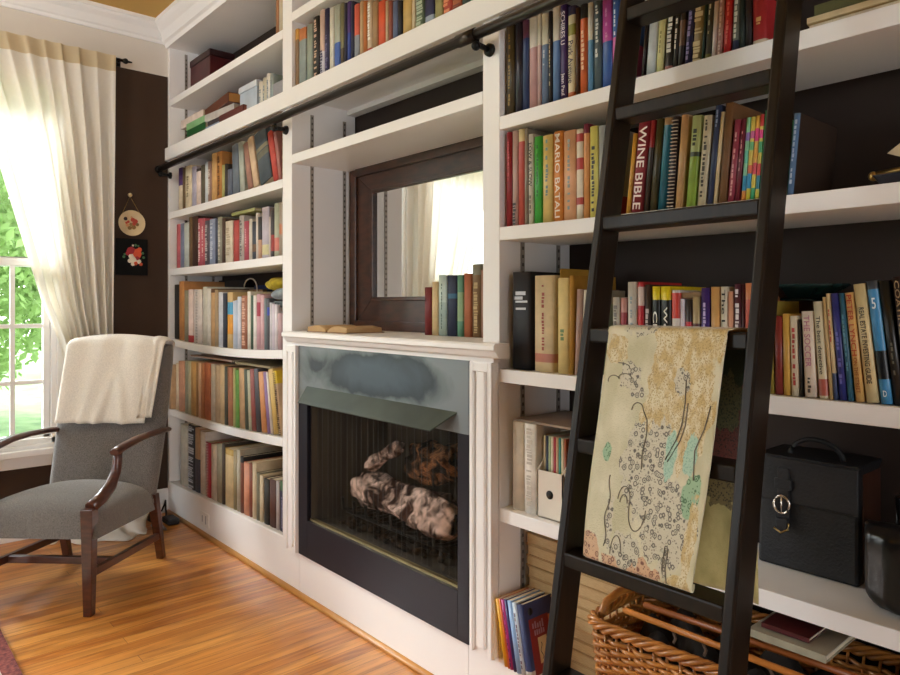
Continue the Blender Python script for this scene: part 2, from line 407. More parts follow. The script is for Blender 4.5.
fp = tag(empty('fireplace', (-2.16, .1, .19)), 'gas fireplace insert with mottled steel plate, metal hood and mesh screen', 'fireplace')
def steel_plate():
    m = bpy.data.materials.new('mottled_blued_steel'); m.use_nodes = True
    nt = m.node_tree; N = nt.nodes; L = nt.links; b = N['Principled BSDF']
    tc = N.new('ShaderNodeTexCoord'); nz = N.new('ShaderNodeTexNoise'); nz.inputs['Scale'].default_value = 5; nz.inputs['Detail'].default_value = 5; nz.inputs['Distortion'].default_value = .6
    L.new(tc.outputs['Object'], nz.inputs['Vector'])
    mpn = N.new('ShaderNodeMapping'); mpn.inputs['Scale'].default_value = (1/.43, 0, 1/.088); mpn.inputs['Location'].default_value = (-.01/.43, 0, -.80/.088); L.new(tc.outputs['Object'], mpn.inputs[0])
    ln = N.new('ShaderNodeVectorMath'); ln.operation = 'LENGTH'; L.new(mpn.outputs[0], ln.inputs[0])
    ad = N.new('ShaderNodeMath'); ad.operation = 'MULTIPLY_ADD'; ad.inputs[1].default_value = 1.5; L.new(nz.outputs['Fac'], ad.inputs[0]); L.new(ln.outputs['Value'], ad.inputs[2])
    hv = N.new('ShaderNodeMath'); hv.operation = 'MULTIPLY'; hv.inputs[1].default_value = .5; L.new(ad.outputs[0], hv.inputs[0])
    rp = N.new('ShaderNodeValToRGB'); e = rp.color_ramp.elements      # heat-tarnish oval: blue grey inside, dark rim, pale steel outside
    e[0].color = lin('#434f59'); e[0].position = .55; e[1].color = lin('#777c7e'); e[1].position = 1.05
    x = rp.color_ramp.elements.new(.79); x.color = lin('#30373d')
    x = rp.color_ramp.elements.new(.87); x.color = lin('#5c6465')
    L.new(hv.outputs[0], rp.inputs['Fac']); L.new(rp.outputs[0], b.inputs['Base Color'])
    b.inputs['Metallic'].default_value = .35; b.inputs['Roughness'].default_value = .42
    return m
NAVY = pm('navy_black_enamel', '#1c1a22', rough=.4, spec=.22, var=.06, vscale=4)
HOODM = pm('green_grey_steel', '#3c453d', rough=.4, metal=.35, var=.15, vscale=5)
PX0, PX1 = XF(298.5, -.02), XF(468.7, -.02)
MB().box(PX0, PX1, -.02, -.001, .845, 1.0775).build('surround_plate', steel_plate(), fp, bevel=.001)
ob = (XF(307, -.02), XF(457.5, -.02), .345, .845)
MB().box(PX0, ob[0], -.02, -.001, .191, .845).box(ob[1], PX1, -.02, -.001, .191, .845).box(ob[0], ob[1], -.02, -.001, .191, ob[2]).build('door_frame', NAVY, fp, bevel=.001)
FIREB = pm('sooty_firebrick', '#4a4030', rough=.9, col2='#2a2119', vscale=3, stretch=(8, 8, .8), bump=.3, bscale=40)
fb = MB()
x0, x1, z0, z1 = ob; D1 = .31; s = .12
def quad(mb, a, b, c, d, mi=0): mb.add([a, b, c, d], [(0, 1, 2, 3)], mi)
for (t, o_) in ((0, 0),):
    quad(fb, (x0,0,z0), (x1,0,z0), (x1-s,D1,z0), (x0+s,D1,z0)); quad(fb, (x0,0,z1), (x1,0,z1), (x1-s,D1,z1), (x0+s,D1,z1))
    quad(fb, (x0,0,z0), (x0+s,D1,z0), (x0+s,D1,z1), (x0,0,z1)); quad(fb, (x1,0,z0), (x1-s,D1,z0), (x1-s,D1,z1), (x1,0,z1))
    quad(fb, (x0+s,D1,z0), (x1-s,D1,z0), (x1-s,D1,z1), (x0+s,D1,z1))
fb.build('firebox', FIREB, fp, solid=.012)
MB().box(ob[0], ob[1], -.006, .012, ob[2], ob[2]+.008).build('sill_strip', pm('dull_brass_strip', '#a2926a', rough=.4, metal=.8), fp)
# hood
HX0, HX1 = XF(307, -.02), XF(457, -.02)
hz = atY(307, 387, -.02)[1]; LZ = atY(298, 403.3, -.08)[1]
hb = [(HX0, -.0205, hz), (HX1, -.0205, hz)]; hf = [(XF(298, -.08), -.08, LZ), (XF(430, -.08), -.08, LZ)]
h = MB()
h.hexa([hf[0], hf[1], hb[1], hb[0], *[(p[0], p[1]-.002, p[2]+.004) for p in hf], *[(p[0], p[1], p[2]+.004) for p in reversed(hb)]])
h.build('hood', HOODM, fp)
def mesh_screen():
    m = bpy.data.materials.new('wire_mesh'); m.use_nodes = True
    nt = m.node_tree; N = nt.nodes; L = nt.links; out = N['Material Output']; b = N['Principled BSDF']
    b.inputs['Base Color'].default_value = lin('#39342b'); b.inputs['Metallic'].default_value = .5; b.inputs['Roughness'].default_value = .5
    tc = N.new('ShaderNodeTexCoord'); mpn = N.new('ShaderNodeMapping'); mpn.inputs['Rotation'].default_value = (0, R(45), 0); L.new(tc.outputs['Object'], mpn.inputs[0])
    vals = []
    for ax in 'XZ':
        w = N.new('ShaderNodeTexWave'); w.bands_direction = ax; w.inputs['Scale'].default_value = 55
        L.new(mpn.outputs[0], w.inputs['Vector']); vals.append(w)
    mx = N.new('ShaderNodeMath'); mx.operation = 'MAXIMUM'; L.new(vals[0].outputs['Fac'], mx.inputs[0]); L.new(vals[1].outputs['Fac'], mx.inputs[1])
    gt = N.new('ShaderNodeMath'); gt.operation = 'GREATER_THAN'; gt.inputs[1].default_value = .955; L.new(mx.outputs[0], gt.inputs[0])
    t = N.new('ShaderNodeBsdfTransparent'); ms = N.new('ShaderNodeMixShader')
    L.new(gt.outputs[0], ms.inputs[0]); L.new(t.outputs[0], ms.inputs[1]); L.new(b.outputs[0], ms.inputs[2]); L.new(ms.outputs[0], out.inputs['Surface'])
    return m
WIRE = mesh_screen()
def scr(u, v):
    x = ob[0]+.004+(ob[1]-ob[0]-.008)*u
    return (x, .022+.007*math.sin(u*2*math.pi*26+math.sin(u*40)), ob[2]+.01+(ob[3]-ob[2]-.02)*v)
MB().grid(scr, 220, 1).build('mesh_screen', WIRE, fp)

def bark(name, a, b_):
    if name in _mc: return _mc[name]
    m = bpy.data.materials.new(name); m.use_nodes = True; nt = m.node_tree; N = nt.nodes; L = nt.links; b = N['Principled BSDF']
    b.inputs['Roughness'].default_value = .95; b.inputs['Specular IOR Level'].default_value = .2
    tc = N.new('ShaderNodeTexCoord')
    def nz(sc, det, di=0):
        n = N.new('ShaderNodeTexNoise'); n.inputs['Scale'].default_value = sc; n.inputs['Detail'].default_value = det; n.inputs['Distortion'].default_value = di
        L.new(tc.outputs['Object'], n.inputs['Vector']); return n.outputs['Fac']
    rp = N.new('ShaderNodeValToRGB'); rp.color_ramp.elements[0].color = lin(a); rp.color_ramp.elements[1].color = lin(b_)
    rp.color_ramp.elements[0].position = .43; rp.color_ramp.elements[1].position = .60; L.new(nz(11, 9, 1.2), rp.inputs['Fac'])
    r2 = N.new('ShaderNodeValToRGB'); r2.color_ramp.elements[0].color = (.25, .22, .2, 1); r2.color_ramp.elements[1].color = (1.05, 1.02, 1, 1)
    r2.color_ramp.elements[0].position = .36; r2.color_ramp.elements[1].position = .52; L.new(nz(48, 4, .5), r2.inputs['Fac'])
    mx = N.new('ShaderNodeMix'); mx.data_type = 'RGBA'; mx.blend_type = 'MULTIPLY'; mx.inputs[0].default_value = 1
    L.new(rp.outputs[0], mx.inputs[6]); L.new(r2.outputs[0], mx.inputs[7]); L.new(mx.outputs[2], b.inputs['Base Color'])
    bp = N.new('ShaderNodeBump'); bp.inputs['Strength'].default_value = 1; bp.inputs['Distance'].default_value = .012; L.new(nz(30, 6, .6), bp.inputs['Height']); L.new(bp.outputs[0], b.inputs['Normal'])
    _mc[name] = m; return m
BARK1 = bark('pale_ceramic_log', '#3f2418', '#ecccba'); BARK2 = bark('charred_ceramic_log', '#140c08', '#9c6a42'); EMB = bark('black_embers', '#0c0a08', '#3a2a1a')
def log(p0, p1, r, m, label):
    p0, p1 = Vector(p0), Vector(p1); n = 16; ax = p1-p0
    rnd = random.Random(str(p0))
    ph = [rnd.random()*6 for _ in range(6)]
    t = ax.normalized(); x = t.cross(Vector((0,0,1))).normalized(); y = x.cross(t)
    def fn(u, v):
        a = 2*math.pi*u; rr = r*(1+.16*math.sin(3*a+ph[0]+4*v)+.1*math.sin(7*a+ph[1]+9*v)+.12*math.sin(9*v+ph[2])+.025*math.sin(11*a+23*v+ph[3])+.03*math.sin(27*v-4*a))
        e = 1-max(0, abs(v-.5)-.44)*7
        return p0+ax*v+(x*math.cos(a)+y*math.sin(a))*rr*max(.02, e)
    o = MB().grid(fn, 40, 44).build('fireplace_log', m, None, loc=(p0+p1)/2)
    tag(o, label, 'log', 'ceramic logs in the fireplace')
log((-2.45, .15, .495), (-1.78, .10, .495), .062, BARK1, 'pale pinkish bark log lying across the front of the fire grate')
log((-2.16, .21, .635), (-1.83, .155, .70), .068, BARK2, 'charred brown log resting on top of the pile in the fireplace')
log((-2.37, .25, .475), (-1.98, .25, .485), .04, bark('grey_brown_log', '#2a1c14', '#9b7d68'), 'grey brown log at the back of the fire grate')
log((-2.33, .10, .60), (-2.15, .14, .71), .024, BARK1, 'thin pale branch log leaning upright over the others in fireplace')
gr = tag(empty('fire_grate', (-2.1, .15, .345)), 'black iron fire grate under the logs', 'grate')
for i in range(8):
    x = -2.42+i*.082
    MB().tube([(x, .042, .47), (x, .046, .425), (x, .09, .412), (x, .28, .415)], .007, 6).build('bar', IRON, gr)
MB().tube([(-2.46, .09, .398), (-1.80, .09, .398)], .008, 6).build('crossbar', IRON, gr)
MB().tube([(-2.46, .25, .398), (-1.84, .25, .398)], .008, 6).build('crossbar', IRON, gr)
for x in (-2.4, -1.86):
    for y in (.09, .25): MB().tube([(x, y, .3525), (x, y, .395)], .007, 6).build('leg', IRON, gr)
em = MB()
for i in range(150):
    x = random.uniform(-2.48, -1.84); y = random.uniform(.05, .26); r = random.uniform(.008, .017)
    em.ball((x, y, .3525+r*.8), r, 4, sq=(1.2, 1, .8))
tag(em.build('ember_bed', EMB, None, loc=(-2.1, .18, .35)), 'bed of black lava embers under the fire grate', 'embers', kind='stuff')

# ------------------------------------------------------------------ mirror in the niche
mr = tag(empty('mirror', (-2.16, .3, 1.137)), 'wide walnut framed mirror standing in the niche above the mantel', 'mirror')
mx0, mx1, mz0, mz1 = -2.742, -1.578, 1.138, 1.868
gx0, gx1, gz0, gz1 = -2.565, -1.755, 1.285, 1.75
def frm(a0, a1, b0, b1, y0, y1, nm):
    (xa, xb, za, zb) = a0, a1, b0, b1
    return None
fm = MB()
def member(o4, i4, y0, y1):
    vo = [(o4[0], y0, o4[1]), (o4[2], y0, o4[3]), (i4[2], y0, i4[3]), (i4[0], y0, i4[1])]
    fm.hexa([*vo, *[(p[0], y1, p[2]) for p in vo]])
O = (mx0, mz0, mx1, mz1); I = (gx0, gz0, gx1, gz1)
for nm, q in (('bottom_rail', [(O[0],O[1]),(O[2],O[1]),(I[2],I[1]),(I[0],I[1])]), ('top_rail', [(O[0],O[3]),(O[2],O[3]),(I[2],I[3]),(I[0],I[3])]),
              ('stile', [(O[0],O[1]),(O[0],O[3]),(I[0],I[3]),(I[0],I[1])]), ('stile', [(O[2],O[1]),(O[2],O[3]),(I[2],I[3]),(I[2],I[1])])):
    m_ = MB(); m_.prism(q, lambda p, t: (p[0], t, p[1]), .295, .328)
    # raised outer bead
    k = [(q[0][0], q[0][1]), (q[1][0], q[1][1]), (q[1][0]*.72+q[2][0]*.28, q[1][1]*.72+q[2][1]*.28), (q[0][0]*.72+q[3][0]*.28, q[0][1]*.72+q[3][1]*.28)]
    m_.prism(k, lambda p, t: (p[0], t, p[1]), .283, .296)
    k2 = [(q[0][0]*.12+q[3][0]*.88, q[0][1]*.12+q[3][1]*.88), (q[1][0]*.12+q[2][0]*.88, q[1][1]*.12+q[2][1]*.88), q[2], q[3]]
    m_.prism(k2, lambda p, t: (p[0], t, p[1]), .289, .296)
    m_.build(nm, WALNUT, mr, bevel=.003)
MB().box(gx0-.005, gx1+.005, .303, .306, gz0-.005, gz1+.005).build('mirror_glass', MIRROR, mr)

# ------------------------------------------------------------------ ladder rail and ladder
rl = tag(empty('ladder_rail', (-2.15, -.06, 2.06)), 'dark metal pipe rail running along the bookcase for the rolling ladder', 'rail')
RZ, RY = 2.06, -.06
MB().tube([(-4.29, RY, RZ), (-1.56, RY, RZ)], .0165, 12).tube([(-1.56, RY, RZ), (.0, RY, RZ)], .0165, 12).build('pipe', STEEL, rl)
MB().tube([(-1.60, RY, RZ), (-1.52, RY, RZ)], .0195, 12).build('coupling', STEEL, rl)
MB().ball((-4.285, RY, RZ), .024, 8).build('end_cap', IRON, rl)
for x in (-4.25, -2.81, -1.52, -.0):
    b_ = MB()
    b_.tube([(x, RY, RZ), (x, RY+.004, RZ-.03), (x, -.004, RZ-.035)], .009, 8)
    b_.lathe([(.001, -.012), (.018, -.012), (.02, -.004), (.02, 0), (.001, 0)], (x, -.0012, RZ-.035), 14, axis='y')
    b_.ball((x, RY-.002, RZ-.036), .014, 7)
    b_.build('bracket', IRON, rl)

lad = tag(empty('library_ladder', (-.755, -.5, 0)), 'dark stained wooden library ladder leaning on the rail with brocade hanging over it', 'ladder')
def ly(z): return -.14-(1.98-z)*.185           # front edge line of the stiles
SXL, SXR = (-.951, -.929), (-.586, -.564)
def stile(x0, x1):
    mb = MB(); dz = .0686; za, zb = .005, 2.03
    pr = lambda z, o_: (ly(z)+o_*.0686, z)
    p = [(x0, ly(za), za), (x1, ly(za), za), (x1, ly(za)+.07, za), (x0, ly(za)+.07, za), (x0, ly(zb), zb), (x1, ly(zb), zb), (x1, ly(zb)+.07, zb), (x0, ly(zb)+.07, zb)]
    return mb.hexa(p).build('stile', LADDERW, lad, bevel=.005)
stile(*SXL); stile(*SXR)
for z in (.245, .485, .725, .955, 1.185, 1.428, 1.675, 1.91):
    MB().box(SXL[1]-.002, SXR[0]+.002, ly(z)+.004, ly(z)+.066, z-.015, z+.015).build('rung', LADDERW, lad, bevel=.004)
for x in (SXL[0]-.006, SXR[1]+.006):
    y = ly(2.0)+.035
    MB().tube([(x, y, 1.93), (x, y-.005, 2.05), (x, RY-.045, 2.085), (x, RY-.02, 2.105), (x, RY+.012, 2.1), (x, RY+.028, 2.07)], .007, 8).build('hook', IRON, lad)
    MB().tube([(x-.012 if x < -.7 else x+.012, ly(.035)+.02, .03), (x+.012 if x < -.7 else x-.012, ly(.035)+.02, .03)], .028, 14).build('wheel', IRON, lad)

# ------------------------------------------------------------------ books
ORD = ['first','second','third','fourth','fifth','sixth','seventh','eighth','ninth','tenth','eleventh','twelfth','thirteenth','fourteenth','fifteenth','sixteenth','seventeenth',
       'eighteenth','nineteenth','twentieth','twenty-first','twenty-second','twenty-third','twenty-fourth','twenty-fifth','twenty-sixth','twenty-seventh','twenty-eighth','twenty-ninth','thirtieth',
       'thirty-first','thirty-second','thirty-third','thirty-fourth']
def place_text(s, col, L0, L1, t, h, yo, mode='spine', hf=.62, xo=.5):
    pts, fs = text_mesh(s, s)
    v = []
    for (a, b) in pts:
        if mode == 'spine': v.append((t*(xo-hf/2)+b*t*hf, yo, h*L1-a*h*(L1-L0)))
        else: v.append((t*(.5-hf/2)+a*t*hf, yo, h*L0+b*h*(L1-L0)))
    return v, fs
def letter_mat(col): return pm('spine_lettering_'+col.lstrip('#'), col, rough=.5, var=.03)
def book(x0, t, h, d, z, y0, col, lean=0., bands=None, T=None, M=None, hard=True, pages=None, spiral=None, kind='book', rc=None):
    """one upright book: cover shell, page block, lettering; local origin at the base corner it leans on"""
    b = .0028 if hard else .0009
    b = min(b, t*.2); rd = min(.006, t*.3)
    ov = .003 if hard else .0004
    outer = [(0, d), (0, rd), (t*.12, rd*.35), (t*.5, 0), (t*.88, rd*.35), (t, rd), (t, d)]
    inner = [(b, d), (b, rd+b), (t*.2, rd+b), (t*.5, rd+b), (t*.8, rd+b), (t-b, rd+b), (t-b, d)]
    bands = bands or [(0, 1, col)]
    lv = sorted({0., 1., *[q[0] for q in bands], *[q[1] for q in bands]})
    cols = []
    for a, e in zip(lv, lv[1:]):
        c = col
        for q in bands:
            if q[0] <= a+1e-6 and q[1] >= e-1e-6: c = q[2]
        cols.append(c)
    uc = []
    for c in cols:
        if c not in uc: uc.append(c)
    if rc: uc.append(rc)
    mb = MB(); n = len(outer)
    for (a, e), c in zip(zip(lv, lv[1:]), cols):
        za, ze = a*h, e*h; mi = uc.index(c)
        for i in range(n-1):
            mo = len(uc)-1 if rc and i == n-2 else mi
            mb.add([(*outer[i], za), (*outer[i+1], za), (*outer[i+1], ze), (*outer[i], ze)], [(0, 1, 2, 3)], mo, 0 < i < n-2)
            mb.add([(*inner[i], za), (*inner[i+1], za), (*inner[i+1], ze), (*inner[i], ze)], [(3, 2, 1, 0)], mi)
        for i in (0, n-1):
            mb.add([(*outer[i], za), (*inner[i], za), (*inner[i], ze), (*outer[i], ze)], [(0, 1, 2, 3)], mi)
    for zz, c in ((0, cols[0]), (h, cols[-1])):
        mi = uc.index(c)
        for i in range(n-1):
            mb.add([(*outer[i], zz), (*outer[i+1], zz), (*inner[i+1], zz), (*inner[i], zz)], [(0, 1, 2, 3)], mi)
    px = 0. if lean <= 0 else -t
    mb.v = [(p[0]+px, p[1], p[2]) for p in mb.v]
    o = mb.build(kind, [bookm(c, 'cloth' if hard else 'paper') for c in uc], None, loc=(x0-px, y0, z), rot=(0, lean, 0), local=True)
    pg = MB().box(b+px+.0002, t-b+px-.0002, rd+b, d-ov, ov, h-ov)
    pg.build('page_block', pages or PAGE, o, local=True)
    if T:
        for (s_, c_, L0, L1, *r_) in T:
            mode = r_[0] if r_ else 'spine'; hf = r_[1] if len(r_) > 1 else .6; xo = r_[2] if len(r_) > 2 else .5
            v, fs = place_text(s_, c_, L0, L1, t, h, -.0007, mode, hf, xo)
            m_ = MB().add([(p[0]+px, p[1], p[2]) for p in v], fs); m_.build('title_lettering', letter_mat(c_), o, local=True)
    if M:
        c_, L0, L1, w = M; m_ = MB(); rnd = random.Random(h*1000+t*77); zz = h*L1
        sk = False
        while zz > h*L0:
            l = min(rnd.uniform(.004, .012), zz-.0015); sk = rnd.random() < .2 and not sk
            if not sk:
                xx = t*(.5-w/2)+rnd.uniform(0, t*w*.15); ww = t*w*rnd.uniform(.6, .95)
                m_.add([(xx+px, -.0006, zz-l), (xx+ww+px, -.0006, zz-l), (xx+ww+px, -.0006, zz), (xx+px, -.0006, zz)], [(0, 1, 2, 3)])
            zz -= l+rnd.uniform(.0015, .004)
        if m_.v: m_.build('title_lettering', letter_mat(c_), o, local=True)
    if spiral:
        sp = MB(); k = int(h/.0085); r = min(.007, t*.5)
        for i in range(k):
            zc = .006+i*.0085
            sp.tube([(t*.5+px+r*1.05*math.cos(q*math.pi/4), rd*.4+r*math.sin(q*math.pi/4)-.002, zc+.0012*math.sin(q*math.pi/4)) for q in range(8)], .0013, 5, closed=True)
        sp.build('spiral_binding', letter_mat(spiral), o, local=True)
    return o

def paler(c, k):
    if not k: return c
    a = [int(c.lstrip('#')[i:i+2], 16) for i in (0, 2, 4)]
    return '#%02x%02x%02x' % tuple(round(x+(y-x)*k) for x, y in zip(a, (0xe0, 0xd6, 0xc8)))
def run(frame, zf, where, group, items, y0=.012, hard=True, start=0, dmax=.25, bay=None, zmax=9, pale=0.):
    """books given by the photograph's crop coordinates: base left, base right, top y, description, colour, options"""
    ox, oy, s = frame; prev = None
    for i, it in enumerate(items):
        xl, xr, yt, desc, col = it[:5]; op = dict(it[5]) if len(it) > 5 else {}
        yy = op.pop('y0', y0)
        X0 = atY(ox+xl/s, 300, yy)[0]; X1 = atY(ox+xr/s, 300, yy)[0]
        if bay: X0, X1 = max(X0, bay[0]+.004), min(X1, bay[1]-.004)
        z = max(zf(X0), zf(X1))+.0008
        col = paler(col, pale)
        tx = op.pop('tx', None)
        pxm = ox+((tx if tx is not None else xl)+(xr-xl)/2)/s
        zt = atY(pxm, oy+yt/s, yy)[1] if 'h' not in op else z+op.pop('h')
        h = min(max(.06, zt-z), zmax-z-.004); t = max(.006, X1-X0-.001); lean = 0
        if tx is not None:
            Xt = atY(ox+tx/s, 300, yy)[0]; lean = math.atan2(Xt-X0, h)
        if prev:
            pb, pt_, ph = prev; zm = min(ph, h)
            X0 = max(X0, pb+.0004)
            lean = max(lean, math.atan((pb+zm*pt_+.0006-X0)/zm)) if (tx is not None or pt_ > 0) else lean
            if tx is None and pb+zm*pt_ > X0: lean = max(lean, math.atan((pb+zm*pt_+.0006-X0)/zm))
        if abs(lean) < .004: lean = 0
        t = max(.005, X1-X0-.001)*math.cos(lean); h = h/math.cos(lean)*.995
        prev = (X0+t/math.cos(lean)+.0004, math.tan(lean), h)
        d = op.pop('d', min(.25, max(.13, h*.72), dmax))
        d = min(d, .31-yy)
        cat = op.pop('cat', 'book'); kind = op.pop('kind', cat.replace(' ', '_'))
        lab = op.pop('label', None)
        hd = op.pop('hard', hard)
        o = book(X0+(t if False else 0), t, h, d, z, yy, col, lean=lean, hard=hd, kind=kind, **op)
        tag(o, lab or '%s, %s %s' % (desc, ORD[start+i], where), cat, group)

# ---- window bay
run((170, 125, 7.5), LS1, 'from the window on shelf below the rail', 'books on the window bay shelf below the rail', [
    (60, 88, 320, 'slim cream book with purple top', '#cfc0a4', dict(bands=[(.58, 1, '#4b2f66')])),
    (90, 108, 320, 'thin dark mustard book', '#5b4526'), (109, 157, 305, 'wide cream book', '#d7c9a8', dict(M=('#8a7a5c', .3, .8, .4))),
    (160, 191, 312, 'lavender grey book', '#a7a3b6'), (192, 226, 325, 'pinkish white book', '#dcc7bb', dict(bands=[(.92, 1, '#3a2f2a')])),
    (227, 258, 300, 'dark olive book', '#4c4634'), (259, 279, 273, 'thin pale blue book', '#c5ced2'), (280, 305, 270, 'dusty brown book', '#8d6a5c', dict(M=('#d9cdbd', .2, .8, .5))),
    (307, 343, 210, 'tall tan book', '#c79a5b'), (345, 384, 198, 'tall orange brown book', '#b0712d', dict(M=('#5e3a17', .1, .9, .4))),
    (385, 404, 298, 'short yellow green book', '#a5a35e'), (406, 425, 290, 'thin black book', '#221d1c'), (426, 460, 330, 'short slate blue book', '#515a6e'),
    (465, 514, 158, 'leaning slate grey book', '#5a6573', dict(tx=430)), (520, 556, 140, 'leaning pale grey green book', '#a9b0a2', dict(tx=482)),
    (580, 616, 152, 'leaning rosy brown book', '#9d6f60', dict(tx=525)), (622, 662, 110, 'leaning peach cream book', '#d8b894', dict(tx=562)),
    (672, 765, 66, 'very thick slate book with tan label', '#39444e', dict(tx=622, bands=[(.48, .6, '#6d6a58'), (.62, .7, '#8a8266')])),
    (771, 811, 60, 'bright red leaning book', '#b8382f', dict(tx=722)), (813, 834, 55, 'dusty pink leaning book', '#a96a63', dict(tx=770)),
    (836, 858, 2, 'tall tan striped book', '#b99a78', dict(M=('#7a5a40', .05, .95, .5)))], bay=LB, zmax=2.15, pale=.1)
run((170, 190, 7.5), LS2, 'from the window, second shelf below rail', 'books on the second shelf below the rail by the window', [
    (46, 71, 255, 'thin coral pink book', '#c2565c'), (72, 100, 250, 'slate blue book', '#6a7590'), (101, 136, 245, 'pale blue grey book', '#b3bdba'),
    (139, 160, 202, 'olive brown book', '#5f4426'), (161, 204, 196, 'dark chocolate brown book', '#33180d'), (206, 231, 212, 'raspberry pink book', '#b5495a', dict(M=('#e8c9c9', .1, .9, .5))),
    (232, 255, 210, 'crimson pink book', '#b04a57', dict(M=('#e8c9c9', .2, .85, .4))), (256, 287, 228, 'dark grey patterned book', '#47424f', dict(M=('#b9b3b4', .1, .9, .6))),
    (290, 333, 216, 'sky blue book with pale squares', '#8795b5', dict(M=('#c3cbdb', .1, .9, .5))), (335, 351, 216, 'thin navy book', '#26324e'),
    (352, 384, 200, 'grey green book', '#8c8d7d', dict(M=('#c9c7ba', .1, .9, .5))), (385, 406, 210, 'dark brown book', '#3a2318'),
    (409, 463, 231, 'wide cream white book', '#ddd2bd', dict(M=('#b9a98c', .2, .9, .6))), (470, 511, 226, 'bright red book', '#a8322f'),
    (515, 548, 190, 'grey white book', '#b9b1aa', dict(M=('#6d6262', .1, .9, .5))), (550, 584, 232, 'crimson book', '#a83c50', dict(M=('#d8a3aa', .3, .8, .3))),
    (588, 611, 216, 'off white book', '#cfc8ba'), (612, 639, 236, 'navy black book', '#1d2333', dict(bands=[(.2, .4, '#6a4a2c')])), (641, 655, 170, 'tall thin white book', '#dcd5cb'),
    (656, 681, 200, 'black book with peach base', '#1e1c22', dict(bands=[(0, .45, '#c79f86')])), (682, 735, 126, 'wide lavender book with yellow patches', '#b2abb8', dict(bands=[(.06, .26, '#cfc89a')])),
    (737, 750, 200, 'slim white book', '#cfc4be'), (751, 775, 132, 'black book with red base', '#251d22', dict(bands=[(.12, .45, '#9b3a36')])),
    (776, 812, 96, 'grey green book with pink patch', '#a3a890', dict(bands=[(.1, .35, '#cf7e70')])), (813, 838, 90, 'taupe book with orange blot', '#9c8d79', dict(bands=[(.4, .6, '#c07d58')])),
    (841, 866, 35, 'tall white spiral notebook', '#d9d3c8', dict(spiral='#f0ede6', cat='notebook', hard=False))], bay=LB, zmax=1.765, pale=.1)
run((170, 275, 7.5), LS3, 'from the window, shelf with the yellow pouch', 'magazines and notebooks on the third shelf by the window', [
    (29, 60, 70, 'black binder', '#141213', dict(d=.28)), (63, 100, 45, 'tall orange tan binder', '#b87a3f', dict(d=.28)), (103, 131, 112, 'grey green book', '#857f66'),
    (132, 166, 106, 'pinkish white book with red foot', '#dfc9c1', dict(bands=[(0, .13, '#b23a3a')])), (172, 233, 106, 'wide white spiral notebook', '#dcd2ca', dict(spiral='#8c8580', cat='notebook', hard=False)),
    (241, 274, 86, 'pale grey book', '#c6c5b8', dict(d=.28)), (275, 300, 100, 'grey white magazine', '#d3d0c8'), (302, 330, 100, 'tan book', '#c99f6c', dict(bands=[(.93, 1, '#5a3a22')])),
    (331, 354, 108, 'beige book', '#a98f6c'), (358, 391, 126, 'pale blue white magazine', '#ccd0dc'), (392, 418, 134, 'navy black book', '#1f2436'),
    (424, 465, 126, 'book with blue top and orange base', '#c4a56b', dict(bands=[(.25, .6, '#d9962f'), (.6, .82, '#4fa0c8')])), (469, 484, 192, 'slim pale blue magazine', '#c3cfdf', dict(hard=False)),
    (486, 500, 186, 'slim ice blue magazine', '#aebfd4', dict(hard=False)), (501, 526, 160, 'pale blue grey book', '#ccd3df'), (528, 574, 152, 'rust patterned book', '#96583c', dict(M=('#d3a58a', .05, .95, .6))),
    (576, 600, 122, 'cream white book', '#ddd6c6'), (601, 618, 150, 'thin dark green book', '#35513f'), (620, 643, 150, 'white magazine', '#e0dbd4'),
    (645, 672, 140, 'dusty pink book', '#c79aa2', dict(bands=[(.6, .85, '#a8384a')])), (673, 700, 148, 'pale pink book', '#cda3a8'), (702, 722, 172, 'grey teal book', '#5f6f74'),
    (723, 741, 180, 'dark book with blue band', '#43464f', dict(bands=[(.68, .84, '#3c4fae')])), (743, 760, 205, 'light grey magazine', '#c5c3c9', dict(hard=False)), (762, 779, 215, 'lilac white magazine', '#cfc6d4', dict(hard=False)),
    (780, 800, 220, 'white lilac magazine', '#d8d1d8', dict(hard=False)), (803, 828, 285, 'short dusty pink book', '#b59499'), (829, 846, 283, 'short mauve brown book', '#8d6a6c'), (848, 868, 318, 'short white book', '#dcd6cf')], dmax=.2, bay=LB, zmax=1.425, pale=.1)
run((150, 320, 5.625), LS4, 'at the window end of the album shelf', 'thin folders at the end of the album shelf', [
    (104, 118, 250, 'tan paper folder', '#b8946c', dict(y0=-.012, hard=False, cat='folder', d=.27))], bay=LB, zmax=.98, pale=.15)
